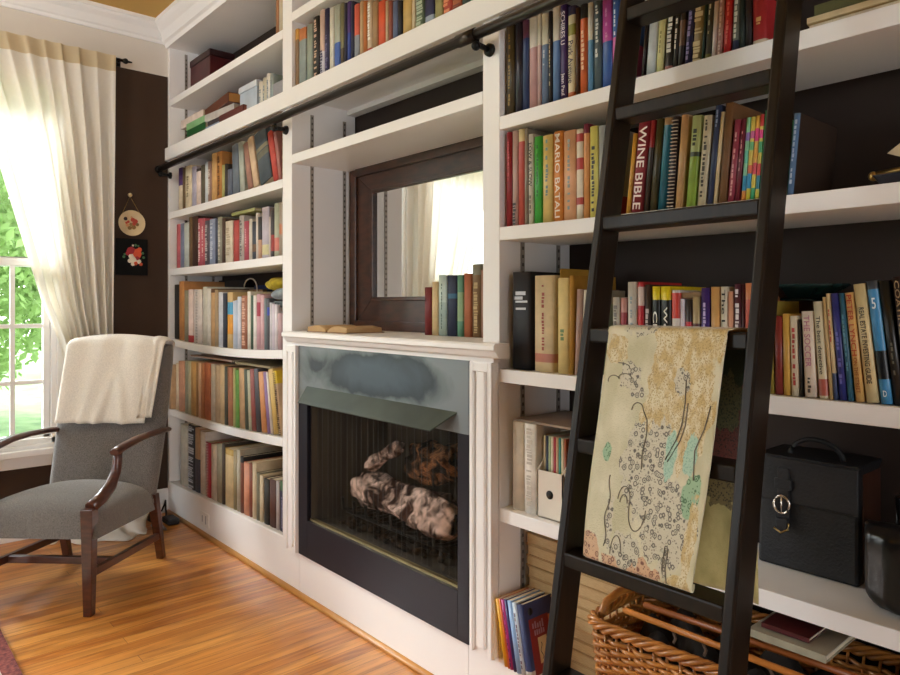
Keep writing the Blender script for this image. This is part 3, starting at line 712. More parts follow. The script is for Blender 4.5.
run((170, 355, 7.5), LS4, 'from the window on the record album shelf', 'albums and notebooks on the fourth shelf by the window', [
    (42, 57, 60, 'cream album', '#d8c7a6', dict(d=.29)), (60, 106, 46, 'wide salmon pink album', '#c98d6f', dict(d=.29, tx=54)), (108, 131, 42, 'grey green album', '#8e9480', dict(d=.29)),
    (132, 150, 46, 'thin pale sage album', '#b9bb9c', dict(d=.29)), (152, 190, 50, 'golden tan album', '#c99c58', dict(d=.29)), (192, 206, 60, 'thin brown album', '#936a3c', dict(d=.29)),
    (208, 227, 56, 'cream salmon album', '#dcb494', dict(d=.29)), (228, 250, 60, 'orange brown album', '#b0683a', dict(d=.29)), (252, 298, 56, 'wide terracotta album', '#b85c34', dict(d=.29, tx=240)),
    (302, 331, 66, 'grey white album', '#c5bcae', dict(d=.29)), (333, 370, 76, 'tan grey album', '#b89a75', dict(d=.28)), (371, 402, 72, 'sand coloured album', '#c0a070', dict(d=.28)),
    (404, 424, 86, 'black green album', '#23271f', dict(d=.28)), (430, 468, 92, 'rust brown album', '#94512d', dict(d=.28, tx=418)), (470, 484, 96, 'thin lime tan album', '#a3a35c', dict(d=.28)),
    (486, 512, 110, 'bright green album', '#4c8f2c', dict(d=.28, tx=470)), (516, 556, 96, 'beige album', '#b78f62', dict(d=.28, tx=492)), (560, 583, 105, 'dark green album', '#28382a', dict(d=.28, tx=532)),
    (586, 606, 110, 'pale sage book', '#aeb094', dict(tx=552)), (608, 638, 102, 'maroon book', '#7c2f2a', dict(tx=575, d=.27)), (643, 676, 100, 'navy black book', '#191a26', dict(tx=600, d=.27)),
    (682, 720, 126, 'orange tan book', '#c0763a', dict(tx=638)), (726, 750, 126, 'purple book', '#6d4a80', dict(tx=680)), (752, 766, 124, 'thin white grey book', '#cfc6be', dict(tx=692)),
    (772, 812, 110, 'mustard book', '#b8923e', dict(tx=716)),
    (814, 836, 118, 'yellow and tan spiral notebook', '#c69f72', dict(tx=742, bands=[(.8, 1, '#d6b51c')], spiral='#1d1712', cat='notebook', hard=False, d=.2, M=('#7a5d3c', .1, .7, .6)))], bay=LB, zmax=.98, pale=.2)
run((170, 450, 7.5), LS5, 'from the window on the bottom shelf', 'folders and albums on the bottom shelf by the window', [
    (72, 128, -190, 'wide pale grey folder', '#b9b4a5', dict(d=.3)), (131, 181, -188, 'black and white marbled notebook', '#22242b', dict(d=.26, M=('#b9bcc4', .02, .98, .9), cat='notebook')),
    (183, 218, -165, 'tan folder with marbled base', '#b48d66', dict(d=.28, bands=[(0, .52, '#4a4a56')])), (222, 258, -140, 'cream white binder', '#d9cfc4', dict(d=.3)),
    (263, 300, -58, 'crimson spiral notebook', '#a5122c', dict(d=.27, cat='notebook', hard=False, spiral='#e8e1da')), (303, 343, -40, 'white notebook', '#d8cfc2', dict(d=.27)),
    (346, 384, -45, 'grey green binder', '#959076', dict(d=.3)), (385, 404, -48, 'dark brown binder', '#362a21', dict(d=.3)), (408, 470, -8, 'wide cream yellow album', '#d0b784', dict(d=.29, bands=[(.9, 1, '#b08c3c')])),
    (471, 494, 5, 'olive tan album', '#85744c', dict(d=.29)), (496, 521, -4, 'grey tan album', '#a59a83', dict(d=.29)), (523, 545, 50, 'rust album with black top', '#6f3a28', dict(d=.3, bands=[(.9, 1, '#1a1614')])),
    (547, 589, 95, 'salmon pink book', '#c87f5c', dict(d=.27)), (590, 610, 98, 'rust red book', '#7a3420', dict(d=.27)), (613, 641, 90, 'cream book', '#cdb995', dict(d=.29)),
    (644, 664, 170, 'olive grey book', '#716e58'), (667, 692, 190, 'pale cream book', '#cfc0a0'), (700, 736, 215, 'black book', '#15130f'), (740, 786, 222, 'dark red brown book', '#432019'),
    (790, 815, 235, 'grey lilac book', '#a29a9c'), (817, 866, 240, 'navy book with green top', '#1f2442', dict(bands=[(.82, 1, '#4d6a48')], M=('#8d8fb0', .1, .7, .2)))], y0=.02, bay=LB, zmax=.575, pale=.12)
# ---- above the rail, middle bay
run((285, 0, 7.5), flat(2.195), 'from window bay, shelf above the rail', 'books above the rail over the mirror', [
    (56, 96, 220, 'brown book with yellow top', '#8a6b4b', dict(bands=[(.82, 1, '#d19a4a')])), (98, 152, 210, 'grey teal book with orange top', '#8d9690', dict(bands=[(.8, 1, '#c47a4a')])), (158, 202, 180, 'sage grey book', '#8f988a'),
    (206, 250, 122, 'black and beige book', '#1c1614', dict(M=('#c9ab94', .05, .95, .5))), (256, 291, 72, 'pinkish cream book', '#cdb0a0', dict(bands=[(0, .38, '#d7d4dc')], M=('#3a335c', .05, .4, .6))), (292, 325, 62, 'navy book with speckles', '#231d42', dict(M=('#6a6488', .1, .6, .6))),
    (329, 362, 52, 'cream white book', '#cfcabb'), (364, 406, 34, 'grey green book with blue base', '#a7ab9c', dict(bands=[(.02, .42, '#3f5fa8')])), (410, 438, 20, 'olive tan book', '#75704f', dict(bands=[(0, .3, '#4a3c2a')])), (439, 459, 20, 'thin navy book', '#1d1a35'),
    (462, 488, 8, 'blue book with purple top', '#2c3f8e', dict(bands=[(.5, 1, '#4b2f72')])), (489, 510, 8, 'narrow dark navy book', '#1a1d3c'), (514, 550, 30, 'salmon book with grey base', '#d0604a', dict(bands=[(0, .45, '#8c8f98')])),
    (556, 581, 4, 'cream tan book', '#b99a72'), (582, 607, 4, 'rust orange book', '#b86a2c'), (612, 646, 4, 'cream book with white script', '#cdb69a', dict(M=('#f2ece0', .3, .95, .6), bands=[(0, .12, '#b43a2c')])),
    (648, 689, 4, 'tan brown book', '#9c7a54'), (692, 746, 4, 'orange red book', '#d2522c'), (750, 769, 4, 'slim tan book', '#bfa382'), (771, 799, 4, 'brick brown book', '#8d4a38'), (802, 841, 4, 'slate blue book', '#56607e'), (842, 870, 4, 'midnight black book', '#15161d')], bay=MBAY, zmax=2.49)
run((375, 0, 7.5), flat(2.195), 'from window bay, shelf above the rail', 'books above the rail over the mirror', [
    (202, 268, -60, 'wide golden tan book', '#c2a05e'), (272, 297, -55, 'cream striped book', '#cbb896'), (302, 362, -70, 'wide grey green striped book', '#59694e', dict(M=('#a9b59a', .02, .98, .9))), (367, 437, -50, 'pale blue book with navy top', '#98a6b5', dict(bands=[(.33, 1, '#272b4e')])),
    (442, 502, -60, 'khaki book', '#98905a'), (506, 570, -80, 'wide red orange book', '#b8442c', dict(M=('#e08a5c', .02, .98, .85))), (573, 640, -80, 'wide rust book', '#a8562c', dict(M=('#7a3418', .02, .98, .85))), (646, 700, -70, 'dark green book', '#2f3d30'), (706, 774, -90, 'emerald green book', '#3aa36b')], start=22, bay=MBAY, zmax=2.49)
# ---- on the mantel
def mantel_z(x): return 1.137
run((410, 255, 7.5), flat(1.137), 'from the open book on the mantel', 'books standing on the mantel', [
    (102, 154, 240, 'short dark red book', '#6a0f10', dict(d=.11)), (158, 205, 198, 'cream tan book', '#cbb183', dict(d=.12)), (207, 270, 148, 'pale aqua book with green edge', '#9fb0a8', dict(d=.13, bands=[(.55, 1, '#b4c4bc')], M=('#33504a', .1, .9, .12))),
    (273, 345, 150, 'worn navy book', '#1b2440', dict(d=.13, bands=[(.62, .7, '#2a5a78')])), (347, 396, 148, 'aqua green book', '#5a8a70', dict(d=.13, bands=[(.25, .72, '#87a27c')])), (398, 456, 136, 'terracotta book', '#a9623f', dict(d=.13)),
    (460, 528, 64, 'tall brown tan book', '#7a5c38', dict(d=.12, bands=[(.85, 1, '#7d7a66')], M=('#b89a64', .05, .8, .5))), (530, 552, 110, 'slim pink brown book', '#a67c68', dict(d=.12))], y0=.16, bay=MBAY, zmax=1.86)

# ---- ladder bay
run((500, 0, 5.625), RS1, 'from hearth upright, shelf above cookbooks', 'books on the top ladder bay shelf', [
    (30, 76, 140, 'dark olive book with gilt', '#3f3114', dict(M=('#9a7b34', .1, .9, .25))), (80, 121, 118, 'black book', '#1a1524'), (122, 155, 110, 'navy book with pale edge', '#1f335f', dict(bands=[(.8, 1, '#5c2e4a')])),
    (159, 206, 95, 'dusty pink book with white top', '#b58c8c', dict(bands=[(.67, 1, '#d8d2c6')])), (208, 227, 72, 'thin rose and cream book', '#c7a9a5', dict(bands=[(.66, 1, '#d8d0bc')])), (229, 268, 72, 'slate blue book with cream top', '#5f7594', dict(bands=[(.66, 1, '#d3ccb6')], M=('#aab4c4', .45, .6, .3))),
    (271, 289, 60, 'thin black book', '#231d20', dict(M=('#b8a98f', .2, .7, .4))), (291, 333, 33, 'blue book with cream top', '#5577ad', dict(bands=[(.64, 1, '#d6d0c4')])),
    (334, 374, 24, 'purple book with white lettering', '#3a1f5e', dict(T=[('SCHIRES U', '#e6e0ea', .58, .93, 'spine', .62), ('Jean Paul', '#e6e0ea', .05, .28, 'spine', .6)])),
    (377, 421, 30, 'cream book with navy top and orange foot', '#d8cba8', dict(bands=[(0, .06, '#c8662e'), (.9, 1, '#2a2a58'), (.68, .8, '#8d8a3a')], T=[('Park Avenue', '#3c3450', .16, .62, 'spine', .6)])),
    (423, 443, 40, 'dark brown book', '#4a2a14'), (445, 488, 20, 'orange book with black top', '#d2622c', dict(bands=[(.84, 1, '#20242e')], M=('#f0c9a0', .3, .75, .45))), (490, 521, 10, 'sky blue book with white top', '#5e93bd', dict(bands=[(.58, 1, '#d8d4cc')])),
    (524, 567, 2, 'teal grey book with white script', '#4c5c63', dict(M=('#d8dcd8', .35, .95, .4))), (570, 627, -10, 'blue book with magenta top', '#33589e', dict(bands=[(.52, 1, '#b84a9e')], M=('#d48ac2', .55, .95, .25))), (628, 664, -15, 'pink book with blue top', '#c05aa2', dict(bands=[(.55, 1, '#3b62a8')], M=('#dfe4ee', .6, .95, .3)))], hard=False, bay=RB, zmax=2.145)
run((620, 0, 7.5), RS1, 'behind the ladder, shelf above cookbooks', 'books on the top ladder bay shelf', [
    (156, 178, 150, 'thin black book', '#241a18', dict(tx=188)), (186, 258, 132, 'pale blue white book', '#bcc4ca', dict(tx=216)), (262, 318, 100, 'pale yellow book', '#cfc98e', dict(tx=290, M=('#8a8450', .3, .7, .25))),
    (325, 388, 92, 'black book with white lettering', '#1d1a17', dict(tx=352, M=('#cfcac0', .3, .92, .6), bands=[(0, .07, '#a8685a')])), (391, 424, 68, 'dark grey book', '#2b2722', dict(tx=402, M=('#d3cdc0', .35, .9, .5))), (426, 472, 50, 'black book with tan oval', '#251a16', dict(tx=446, bands=[(.35, .78, '#6a4f3c')])),
    (475, 530, 26, 'indigo book with violet lettering', '#241f4a', dict(tx=510, M=('#8d84b8', .1, .95, .5))), (534, 606, 0, 'tan gingham book', '#9c8658', dict(tx=566, M=('#d5c498', .01, .99, .92))), (608, 628, 0, 'slim dark green book', '#1e3a2c'),
    (630, 678, -5, 'charcoal book', '#46453f', dict(M=('#c8c2a2', .4, .9, .3), bands=[(0, .08, '#7d7c3a')])), (680, 720, -10, 'pale pink white book', '#d6c3bd'), (721, 762, -12, 'rose striped book', '#b98a80', dict(M=('#d9b9ae', .02, .98, .5))),
    (764, 828, -20, 'bright red book', '#bd1f22', dict(M=('#e06a5c', .1, .9, .3))), (832, 888, -15, 'grey book with dark blue disc', '#70746c', dict(bands=[(.02, .2, '#1f2c4c')], M=('#d8d8cc', .25, .95, .5)))], hard=False, bay=RB, zmax=2.145)
run((700, 0, 7.5), RS1, 'behind the ladder, shelf above cookbooks', 'books on the top ladder bay shelf', [
    (288, 334, -20, 'black green book', '#18241e'), (336, 384, -20, 'very dark maroon book', '#200f10'), (388, 498, -25, 'wide red book with gilt emblem and cream foot', '#9c1f22', dict(hard=True, bands=[(0, .1, '#c7b79c')], M=('#cf9a5c', .35, .65, .4)))], start=14, bay=RB, zmax=2.145)
run((500, 115, 5.625), RS2, 'from the hearth upright on cookbook shelf', 'cookbooks on the ladder bay shelf', [
    (31, 63, 85, 'dark red cookbook', '#8a1420', dict(M=('#c04a50', .5, .9, .4))), (65, 97, 70, 'pinkish grey cookbook', '#b99a92', dict(M=('#3a2a2a', .0, .24, .6))), (99, 134, 68, 'coral red cookbook with cream top', '#bd4f45', dict(bands=[(.87, 1, '#d3c08c')])),
    (136, 154, 70, 'thin grey tan cookbook', '#8d8478'), (156, 186, 104, 'white cookbook with black title', '#ccc6b8', dict(T=[('LOW & SLOW', '#1d1a1a', .42, .9, 'spine', .6)], M=('#6a655c', .08, .35, .3))),
    (188, 233, 118, 'bright green cookbook', '#39a53c', dict(M=('#1f5a26', .3, .9, .2))), (235, 295, 110, 'pale yellow cookbook with blue script', '#d9bf74', dict(M=('#6f8a88', .3, .95, .3))), (298, 350, 88, 'orange cookbook with big white title', '#d98a3c', dict(T=[('MARIO BATALI', '#f4e9d8', .04, .97, 'spine', .56)])),
    (353, 422, 84, 'wide peach cookbook', '#d9a47c', dict(M=('#8d9a96', .12, .9, .22))), (424, 464, 76, 'cream cookbook with red blots', '#d8cbb4', dict(bands=[(.16, .24, '#a83a30'), (.55, .68, '#b5413a'), (.86, .95, '#b03a34')])), (466, 497, 46, 'orange cookbook with maroon top', '#cf8e54', dict(bands=[(.9, 1, '#6d2034')])),
    (500, 548, 60, 'lime yellow cookbook with black lettering', '#cfc66a', dict(M=('#221f18', .1, .78, .4))), (550, 592, 55, 'grey cookbook with red foot', '#9aa0a0', dict(bands=[(0, .25, '#8d2a38')]))], hard=False, bay=RB, zmax=1.772)
run((610, 100, 5.625), RS2, 'behind the ladder on cookbook shelf', 'cookbooks on the ladder bay shelf', [
    (86, 110, 210, 'thin yellow orange cookbook', '#c9953a', dict(tx=128, h=.2)), (112, 182, 120, 'thick dark red cookbook with large white title', '#7d1422', dict(hard=True, tx=145, T=[('WINE BIBLE', '#f0ddd6', .03, .94, 'spine', .62)])),
    (184, 213, 112, 'thin black cookbook with red top', '#2b1d14', dict(tx=216, bands=[(.7, 1, '#8d1a22')])), (215, 258, 105, 'dark olive cookbook', '#3a3418', dict(tx=246)), (262, 310, 100, 'teal blue cookbook with brown top', '#1c6478', dict(tx=290, bands=[(.92, 1, '#9a7a52')])),
    (318, 356, 92, 'black and white chequered comb bound cookbook', '#2a2026', dict(tx=344, spiral='#d8cdbc')), (360, 402, 80, 'plain tan cookbook', '#c29a6a', dict(tx=398)), (421, 475, 85, 'lime green cookbook with dark top lettering', '#8fae48', dict(tx=460, bands=[(.6, 1, '#b4c284'), (.55, .6, '#3f4a3a')], M=('#2b3826', .66, .9, .5))),
    (484, 535, 84, 'cream cookbook with fine black script', '#cfc6a8', dict(tx=524, M=('#4a463a', .05, .95, .35))), (541, 576, 26, 'tall navy cookbook', '#2a3656', dict(tx=592, M=('#8d9ab8', .72, .95, .4))), (578, 598, 64, 'thin cream tan cookbook', '#cdb78c', dict(tx=624))], hard=False, bay=RB, zmax=1.772)
run((700, 90, 5.625), RS2, 'behind the ladder on cookbook shelf', 'cookbooks on the ladder bay shelf', [
    (98, 146, 68, 'brown wood grained cookbook', '#6d4a2a', dict(tx=140, hard=True)), (150, 190, 165, 'maroon pink cookbook', '#94384a', dict(tx=192, M=('#d9a09c', .1, .9, .3))), (191, 220, 160, 'dark wine red cookbook', '#6a1f30', dict(tx=226, M=('#d9a09c', .4, .9, .25))),
    (228, 252, 152, 'rainbow striped cookbook with blue green spine', '#86c29a', dict(tx=262, bands=[(0, .12, '#d8883c'), (.12, .3, '#2f8ab0'), (.45, .6, '#5fb59a'), (.72, .82, '#8a6ab0')])),
    (253, 278, 148, 'rainbow striped cookbook with yellow top', '#d3c05a', dict(tx=288, bands=[(0, .14, '#c7b83c'), (.14, .32, '#2a8ab8'), (.32, .42, '#d86a4a'), (.6, .7, '#66b57a'), (.74, .83, '#c05a8a')])),
    (279, 304, 142, 'rainbow striped cookbook with pink band', '#d8a84a', dict(tx=314, bands=[(0, .14, '#3a9a6a'), (.14, .3, '#d8c34a'), (.3, .44, '#d04a58'), (.5, .62, '#d89a3c'), (.7, .85, '#d03a78')])),
    (305, 328, 135, 'rainbow striped cookbook with red top', '#c9b84e', dict(tx=336, bands=[(0, .12, '#c7b84a'), (.12, .28, '#2a7a8a'), (.28, .42, '#d84a4a'), (.55, .68, '#4aa06a'), (.72, .82, '#d8388a'), (.86, 1, '#b83a3a')])),
    (329, 352, 112, 'green cookbook', '#3a8a5a', dict(tx=366)),
    (486, 524, 128, 'lone slate blue cookbook', '#4e6d92', dict(label='lone slate blue cookbook beyond the ladder, dark back cover showing', hard=True, tx=528, d=.2, rc='#2a1c12', M=('#a4b4cc', .1, .92, .42)))], hard=False, start=11, bay=RB, zmax=1.772)
run((500, 255, 5.625), RS3, 'from hearth upright, brocade shelf', 'books on the middle ladder bay shelf', [
    (66, 168, 92, 'thick black book with silver lettering', '#14151c', dict(hard=True, M=('#c4c8d0', .62, .8, .7), d=.2)), (190, 298, 112, 'thick cream book with a red bird on the spine', '#cbb68e', dict(hard=True, M=('#9a4a3c', .25, .95, .16), bands=[(.1, .19, '#b77a6a')], d=.2)),
    (300, 318, 75, 'gold yellow book', '#b08a34', dict(y0=.05)), (320, 384, 126, 'pale yellow book', '#d8c182', dict(M=('#6f8a5a', .3, .5, .4))), (386, 412, 112, 'ochre book', '#a87a2a'), (414, 448, 190, 'pinkish grey book', '#a5877c', dict(tx=428)), (450, 484, 195, 'off white book', '#c7c2b6', dict(tx=466)), (486, 506, 275, 'slim pale green book', '#9fae98')], y0=.02, bay=RB, zmax=1.436)
RS3L = RS3
run((600, 260, 7.5), RS3, 'behind the brocade on the middle shelf', 'books on the middle ladder bay shelf', [
    (88, 148, 276, 'grey white book', '#b9b5aa', dict(M=('#6d6a66', .2, .9, .5))), (150, 196, 280, 'dusty pink book', '#c08d85', dict(bands=[(.3, .82, '#8d2a35')])), (200, 274, 160, 'tall pale grey book', '#bfbab2', dict(M=('#8fa0a8', .2, .85, .3))),
    (276, 328, 160, 'pink white book with scarlet base', '#cdb5ac', dict(bands=[(0, .76, '#b3202c'), (.95, 1, '#b3202c')])), (331, 380, 180, 'dark brown book with pale lettering', '#2c2022', dict(M=('#b9a9a8', .2, .75, .6))),
    (384, 446, 194, 'black and yellow guide nearer the hearth', '#151513', dict(bands=[(.86, 1, '#d8c21c')], T=[('Chess', '#e8e4d8', .3, .74, 'spine', .55)])), (449, 528, 194, 'black and yellow guide nearer the right stile', '#151513', dict(bands=[(.86, 1, '#d8c21c')], T=[('Wedding', '#e8e4d8', .2, .79, 'spine', .5)], label='wider black and yellow guide book beside its narrower twin, above brocade')),
    (531, 596, 222, 'white book with orange red top', '#c4bab2', dict(bands=[(.7, .97, '#c03a2a')])), (598, 636, 288, 'lilac white book', '#c9bfca'), (638, 683, 292, 'scarlet and black book', '#b01f2a', dict(bands=[(.74, 1, '#26201f')])), (686, 746, 270, 'tan book with dark square', '#a08a62', dict(bands=[(.35, .7, '#4a1f1c')])),
    (750, 820, 205, 'deep purple book', '#3a2468', dict(M=('#b3a4d0', .1, .9, .3))), (824, 897, 197, 'plain sand coloured book', '#c79a5e')], y0=.02, hard=False, bay=RB, zmax=1.436)
run((680, 260, 7.5), RS3, 'behind the brocade on the middle shelf', 'books on the middle ladder bay shelf', [
    (300, 356, 196, 'cream book with black title', '#cfc6b2', dict(T=[('The Last T', '#221f1c', .3, .97, 'spine', .5)])), (358, 398, 232, 'peach pink book', '#c48d70'), (401, 460, 176, 'maroon book with white lettering', '#4a1f2c', dict(M=('#d8d0d0', .05, .95, .55))), (462, 480, 178, 'slim dark maroon book', '#3a1218'), (484, 534, 170, 'orange pink book', '#c47a50', dict(bands=[(0, .85, '#b55a4a')]))], y0=.02, hard=False, start=13, bay=RB, zmax=1.436)
run((740, 360, 5.625), RS3, 'beyond the ladder on the middle shelf', 'books beyond the ladder on the middle shelf', [
    (166, 191, -400, 'thin olive yellow book', '#8a7a34', dict(tx=150, h=.2)), (194, 240, -250, 'maroon red book', '#7d2c28', dict(tx=190)), (242, 282, -262, 'mustard yellow book', '#c79c4a', dict(tx=212)), (286, 334, -250, 'cream book with red lettering', '#cfc2a8', dict(tx=250, M=('#a83a34', .1, .85, .4))),
    (338, 355, -230, 'thin black book', '#1c1a18', dict(tx=314)), (359, 430, -276, 'wide cream book with pink title', '#d4c6b4', dict(tx=322, T=[('THE SOCCER', '#b5748a', .35, .95, 'spine', .5)], M=('#4a443c', .05, .3, .3))),
    (442, 500, -330, 'cream book with black title', '#cdc2a4', dict(tx=384, T=[('The best detective', '#2c2a24', .25, .85, 'spine', .42)], bands=[(.03, .2, '#a8574a')])), (504, 526, -356, 'thin tan book', '#b89a6a', dict(tx=422)), (528, 552, -376, 'beige book with red title', '#c9b184', dict(tx=442, M=('#a8342c', .55, .85, .5), bands=[(0, .25, '#3a4668')])),
    (556, 604, -376, 'royal blue book with pale dot', '#2a2f74', dict(tx=482, M=('#6a6ab0', .2, .7, .4))), (606, 640, -378, 'teal book', '#2c5a70', dict(tx=528, M=('#5a8aa0', .3, .8, .4))),
    (648, 700, -380, 'tan book with large orange lettering', '#c29a5c', dict(tx=570, T=[('PETER LYNCH', '#a83a18', .42, .98, 'spine', .62), ('ON THE STREET', '#8a4a1c', .08, .4, 'spine', .5)])),
    (706, 782, -428, 'thick cream book with black lettering', '#cdb98a', dict(tx=616, T=[('REAL ESTATE INVESTING GUIDE', '#221f1c', .16, .78, 'spine', .42)], M=('#222', .04, .1, .4))) if False else
    (706, 782, -428, 'thick cream book with black lettering', '#cdb98a', dict(tx=616, T=[('REAL ESTATE INVESTING GUIDE', '#221f1c', .16, .8, 'spine', .42)])),
    (790, 862, -446, 'blue book with a white numeral', '#3f84b4', dict(tx=696, bands=[(.2, .43, '#15181c'), (.93, 1, '#3a4048')], T=[('5', '#e8eef2', .77, .86, 'flat', .34), ('D', '#e8eef2', .06, .11, 'flat', .3)])),
    (866, 930, -446, 'thick black book', '#14120f', dict(tx=770, M=('#6d6a5c', .25, .5, .25))), (934, 990, -470, 'black maroon book with tan title', '#241414', dict(tx=850, T=[('COATINGS', '#a8906c', .5, .97, 'spine', .55)]))], y0=.015, hard=False, bay=RB, zmax=1.436)

def lying(name, x0, x1, y0, y1, z, th, col, label, cat='book', group=None, rot=0., edge=None, hard=True, spine='front'):
    """a closed book lying flat: cover boards, spine and page block"""
    cx, cy = (x0+x1)/2, (y0+y1)/2; w, d = x1-x0, y1-y0
    b = min(.0025, th*.15); m = bookm(col, 'cloth' if hard else 'paper')
    mb = MB().box(-w/2, w/2, -d/2, d/2, 0, b).box(-w/2, w/2, -d/2, d/2, th-b, th)
    if spine == 'front': mb.box(-w/2, w/2, -d/2, -d/2+b, b, th-b)
    elif spine == 'left': mb.box(-w/2, -w/2+b, -d/2, d/2, b, th-b)
    else: mb.box(-w/2, w/2, d/2-b, d/2, b, th-b)
    o = mb.build(name, m, None, loc=(cx, cy, z), rot=(0, 0, rot), local=True)
    MB().box(-w/2+b+.0005, w/2-.003, -d/2+(b if spine == 'front' else .003), d/2-b-.0005, b, th-b).build('page_block', edge or PAGE, o, local=True)
    return tag(o, label, cat, group)

# lying books above the rail in the window bay
U = 2.1955; g = 'books lying above the rail by the window'
lying('book', -4.12, -3.90, .03, .27, U, .03, '#93a089', 'pale sage book at the bottom of pile nearest the window, above the rail', group=g)
lying('book', -4.05, -3.78, .02, .25, U+.03, .035, '#1f5a2c', 'dark green book under the lighter green one, pile above the rail', group=g, hard=False)
lying('book', -4.06, -3.79, .02, .25, U+.065, .038, '#7fae7a', 'mid green book in the pile above the rail', group=g)
lying('box', -4.20, -3.86, .04, .28, U+.1035, .05, '#d9c8bd', 'pinkish white flat box on top of the green books above the rail', cat='box')
lying('book', -3.78, -3.58, .02, .22, U, .03, '#8fa0bd', 'pale blue grey book under the brown one above the rail', group=g)
lying('book', -3.57, -3.28, .01, .22, U, .05, '#571d14', 'dark red brown book lying low by blue white carton, above the rail', group=g, edge=pm('foxed_edges', '#8a4a34'))
lying('book', -3.77, -3.58, .03, .24, U+.03, .03, '#332d2f', 'black book in the middle of pile under open grey one', group=g)
lying('book', -3.80, -3.46, .03, .24, U+.060, .04, '#b9b4ae', 'grey white book under the brown one in pile above the rail', group=g, rot=.06)
lying('book', -3.86, -3.44, .03, .25, U+.101, .05, '#5a2d18', 'brown book with tan page edges topping the second pile above rail', group=g, rot=-.1, edge=pm('tan_page_edges', '#b07a3c'))
bx = tag(empty('carton', (-3.24, .12, U)), 'pale blue and white carton above the rail beside the brown pile', 'box')
MB().box(-3.36, -3.17, .03, .25, U, U+.12).build('body', pm('pale_blue_card', '#aebac8', rough=.5), bx, bevel=.002)
MB().box(-3.365, -3.165, .025, .255, U+.12, U+.15).build('lid', pm('white_blue_card', '#ccd3da', rough=.5), bx, bevel=.002)
for i, (x, w, c_, hh) in enumerate(((-3.155, .04, '#d9d4c6', .13), (-3.112, .035, '#c9c3ae', .14), (-3.074, .035, '#ddd8cf', .15), (-3.036, .03, '#9aa6a2', .14))):
    tag(book(x, w-.002, hh, .18, U, .03, c_, hard=False, M=('#7d8f9c', .2, .8, .4)), '%s booklet, %s from the blue carton above the rail' % (['ivory', 'straw', 'white', 'grey green'][i], ORD[i]), 'book', 'booklets above the rail')
lying('book', -3.0, -2.87, .03, .25, U, .085, '#8f9096', 'thick grey volume lying against the upright above the rail', group=g)
# top shelf
T0 = 2.4856
rx0, rx1 = -4.268, atY(210, 60, .12)[0]; rzt = atY(200, 55, .12)[1]
rb = tag(empty('box', ((rx0+rx1)/2, .22, T0)), 'dark red leather box on the top shelf near the window corner', 'box')
MB().box(rx0+.004, rx1, .12, .27, T0+.001, rzt-.04).build('body', pm('oxblood_leather', '#3a0a0c', rough=.4, col2='#541014', vscale=12), rb, bevel=.004)
MB().box(rx0, rx1+.003, .117, .273, rzt-.04, rzt).build('lid', pm('oxblood_lid', '#2a070a', rough=.4), rb, bevel=.004)
for i, (x, w, hh, c_, dd) in enumerate(((-2.98, .03, .27, '#9a6a44', 'brown'), (-2.948, .035, .28, '#c2b49a', 'cream'), (-2.911, .04, .27, '#8d5f3c', 'chestnut'))):
    tag(book(x, w, hh, .2, T0, .03, c_), '%s book standing on top shelf of window bay, %s of three' % (dd, ORD[i]), 'book', 'books on the topmost shelf')
lying('book', -3.45, -3.06, .05, .26, T0, .022, '#9a7a58', 'flat tan album lying on the topmost shelf of window bay', group='books on the topmost shelf')
# lying folders on the album shelf and elsewhere
lying('folder', -4.02, -3.46, .03, .27, .955, .008, '#b39a8c', 'flat pinkish grey folder lying across the albums nearest the window', cat='folder', hard=False)
lying('folder', -3.44, -3.05, .04, .27, .948, .01, '#9a8c6c', 'flat khaki folder lying across the albums nearer the fireplace', cat='folder', hard=False)
lying('book', -3.44, -3.17, .02, .16, LS2(-3.3)+.238, .016, '#8a8a4c', 'thin olive booklet lying on top of upright books, second shelf', hard=False)
# right bay, flat magazines at the end of the top shelf
g = 'magazines lying on the top shelf beyond the ladder'
lying('magazine', -.60, -.05, .012, .26, 1.8165, .011, '#a08552', 'tan bound magazine lying lowest beyond the ladder on top shelf', cat='magazine', group=g, spine='back')
lying('magazine', -.60, -.05, .008, .26, 1.828, .012, '#cbb890', 'cream magazine lying between tan and olive ones, top shelf', cat='magazine', group=g)
lying('magazine', -.59, -.05, .02, .26, 1.8405, .026, '#5c5a34', 'olive green volume lying topmost beyond the ladder, top shelf', cat='magazine', group=g)
lying('book', -.70, -.62, .06, .26, 1.8165, .02, '#a58a62', 'small tan book lying flat behind the ladder, by red book', group='books on the top ladder bay shelf')
# brown flat book on the brocade shelf
lying('book', -.95, -.79, .03, .2, 1.058+.208, .014, '#7a5c34', 'brown book lying flat on upright books above the brocade', group='books on the middle ladder bay shelf')

# ------------------------------------------------------------------ open book on the mantel
opn = tag(empty('open_book', (-2.50, .07, 1.137)), 'old book lying open on the mantel, tan pages showing', 'book')
pcx, pcz = -2.475, 1.1375
TANP = pm('aged_pages', '#b08d62', rough=.9, col2='#c9a878', vscale=8); COVT = pm('worn_tan_cover', '#7d5a38', rough=.8)
def leaf(sg, lift):
    def top(u, v): 
        a = u
        return (pcx+sg*(.006+.135*a), .0+.17*v+.02*a*sg*.3, pcz+.006+lift*math.sin(min(1, a*1.25)*math.pi*.62)**1.0*(1-.55*a)+.002)
    mb = MB(); n = 10
    mb.grid(top, n, 6)
    mb.grid(lambda u, v: (top(u, v)[0], top(u, v)[1], pcz+.003), n, 6)
    for e in (0, 1):
        mb.grid(lambda u, v: (top(u, e)[0], top(u, e)[1], pcz+.003+(top(u, e)[2]-pcz-.003)*v), n, 3, smooth=False)
        mb.grid(lambda u, v: (top(e, u)[0], top(e, u)[1], pcz+.003+(top(e, u)[2]-pcz-.003)*v), 6, 3, smooth=False)
    mb.build('pages', TANP, opn)
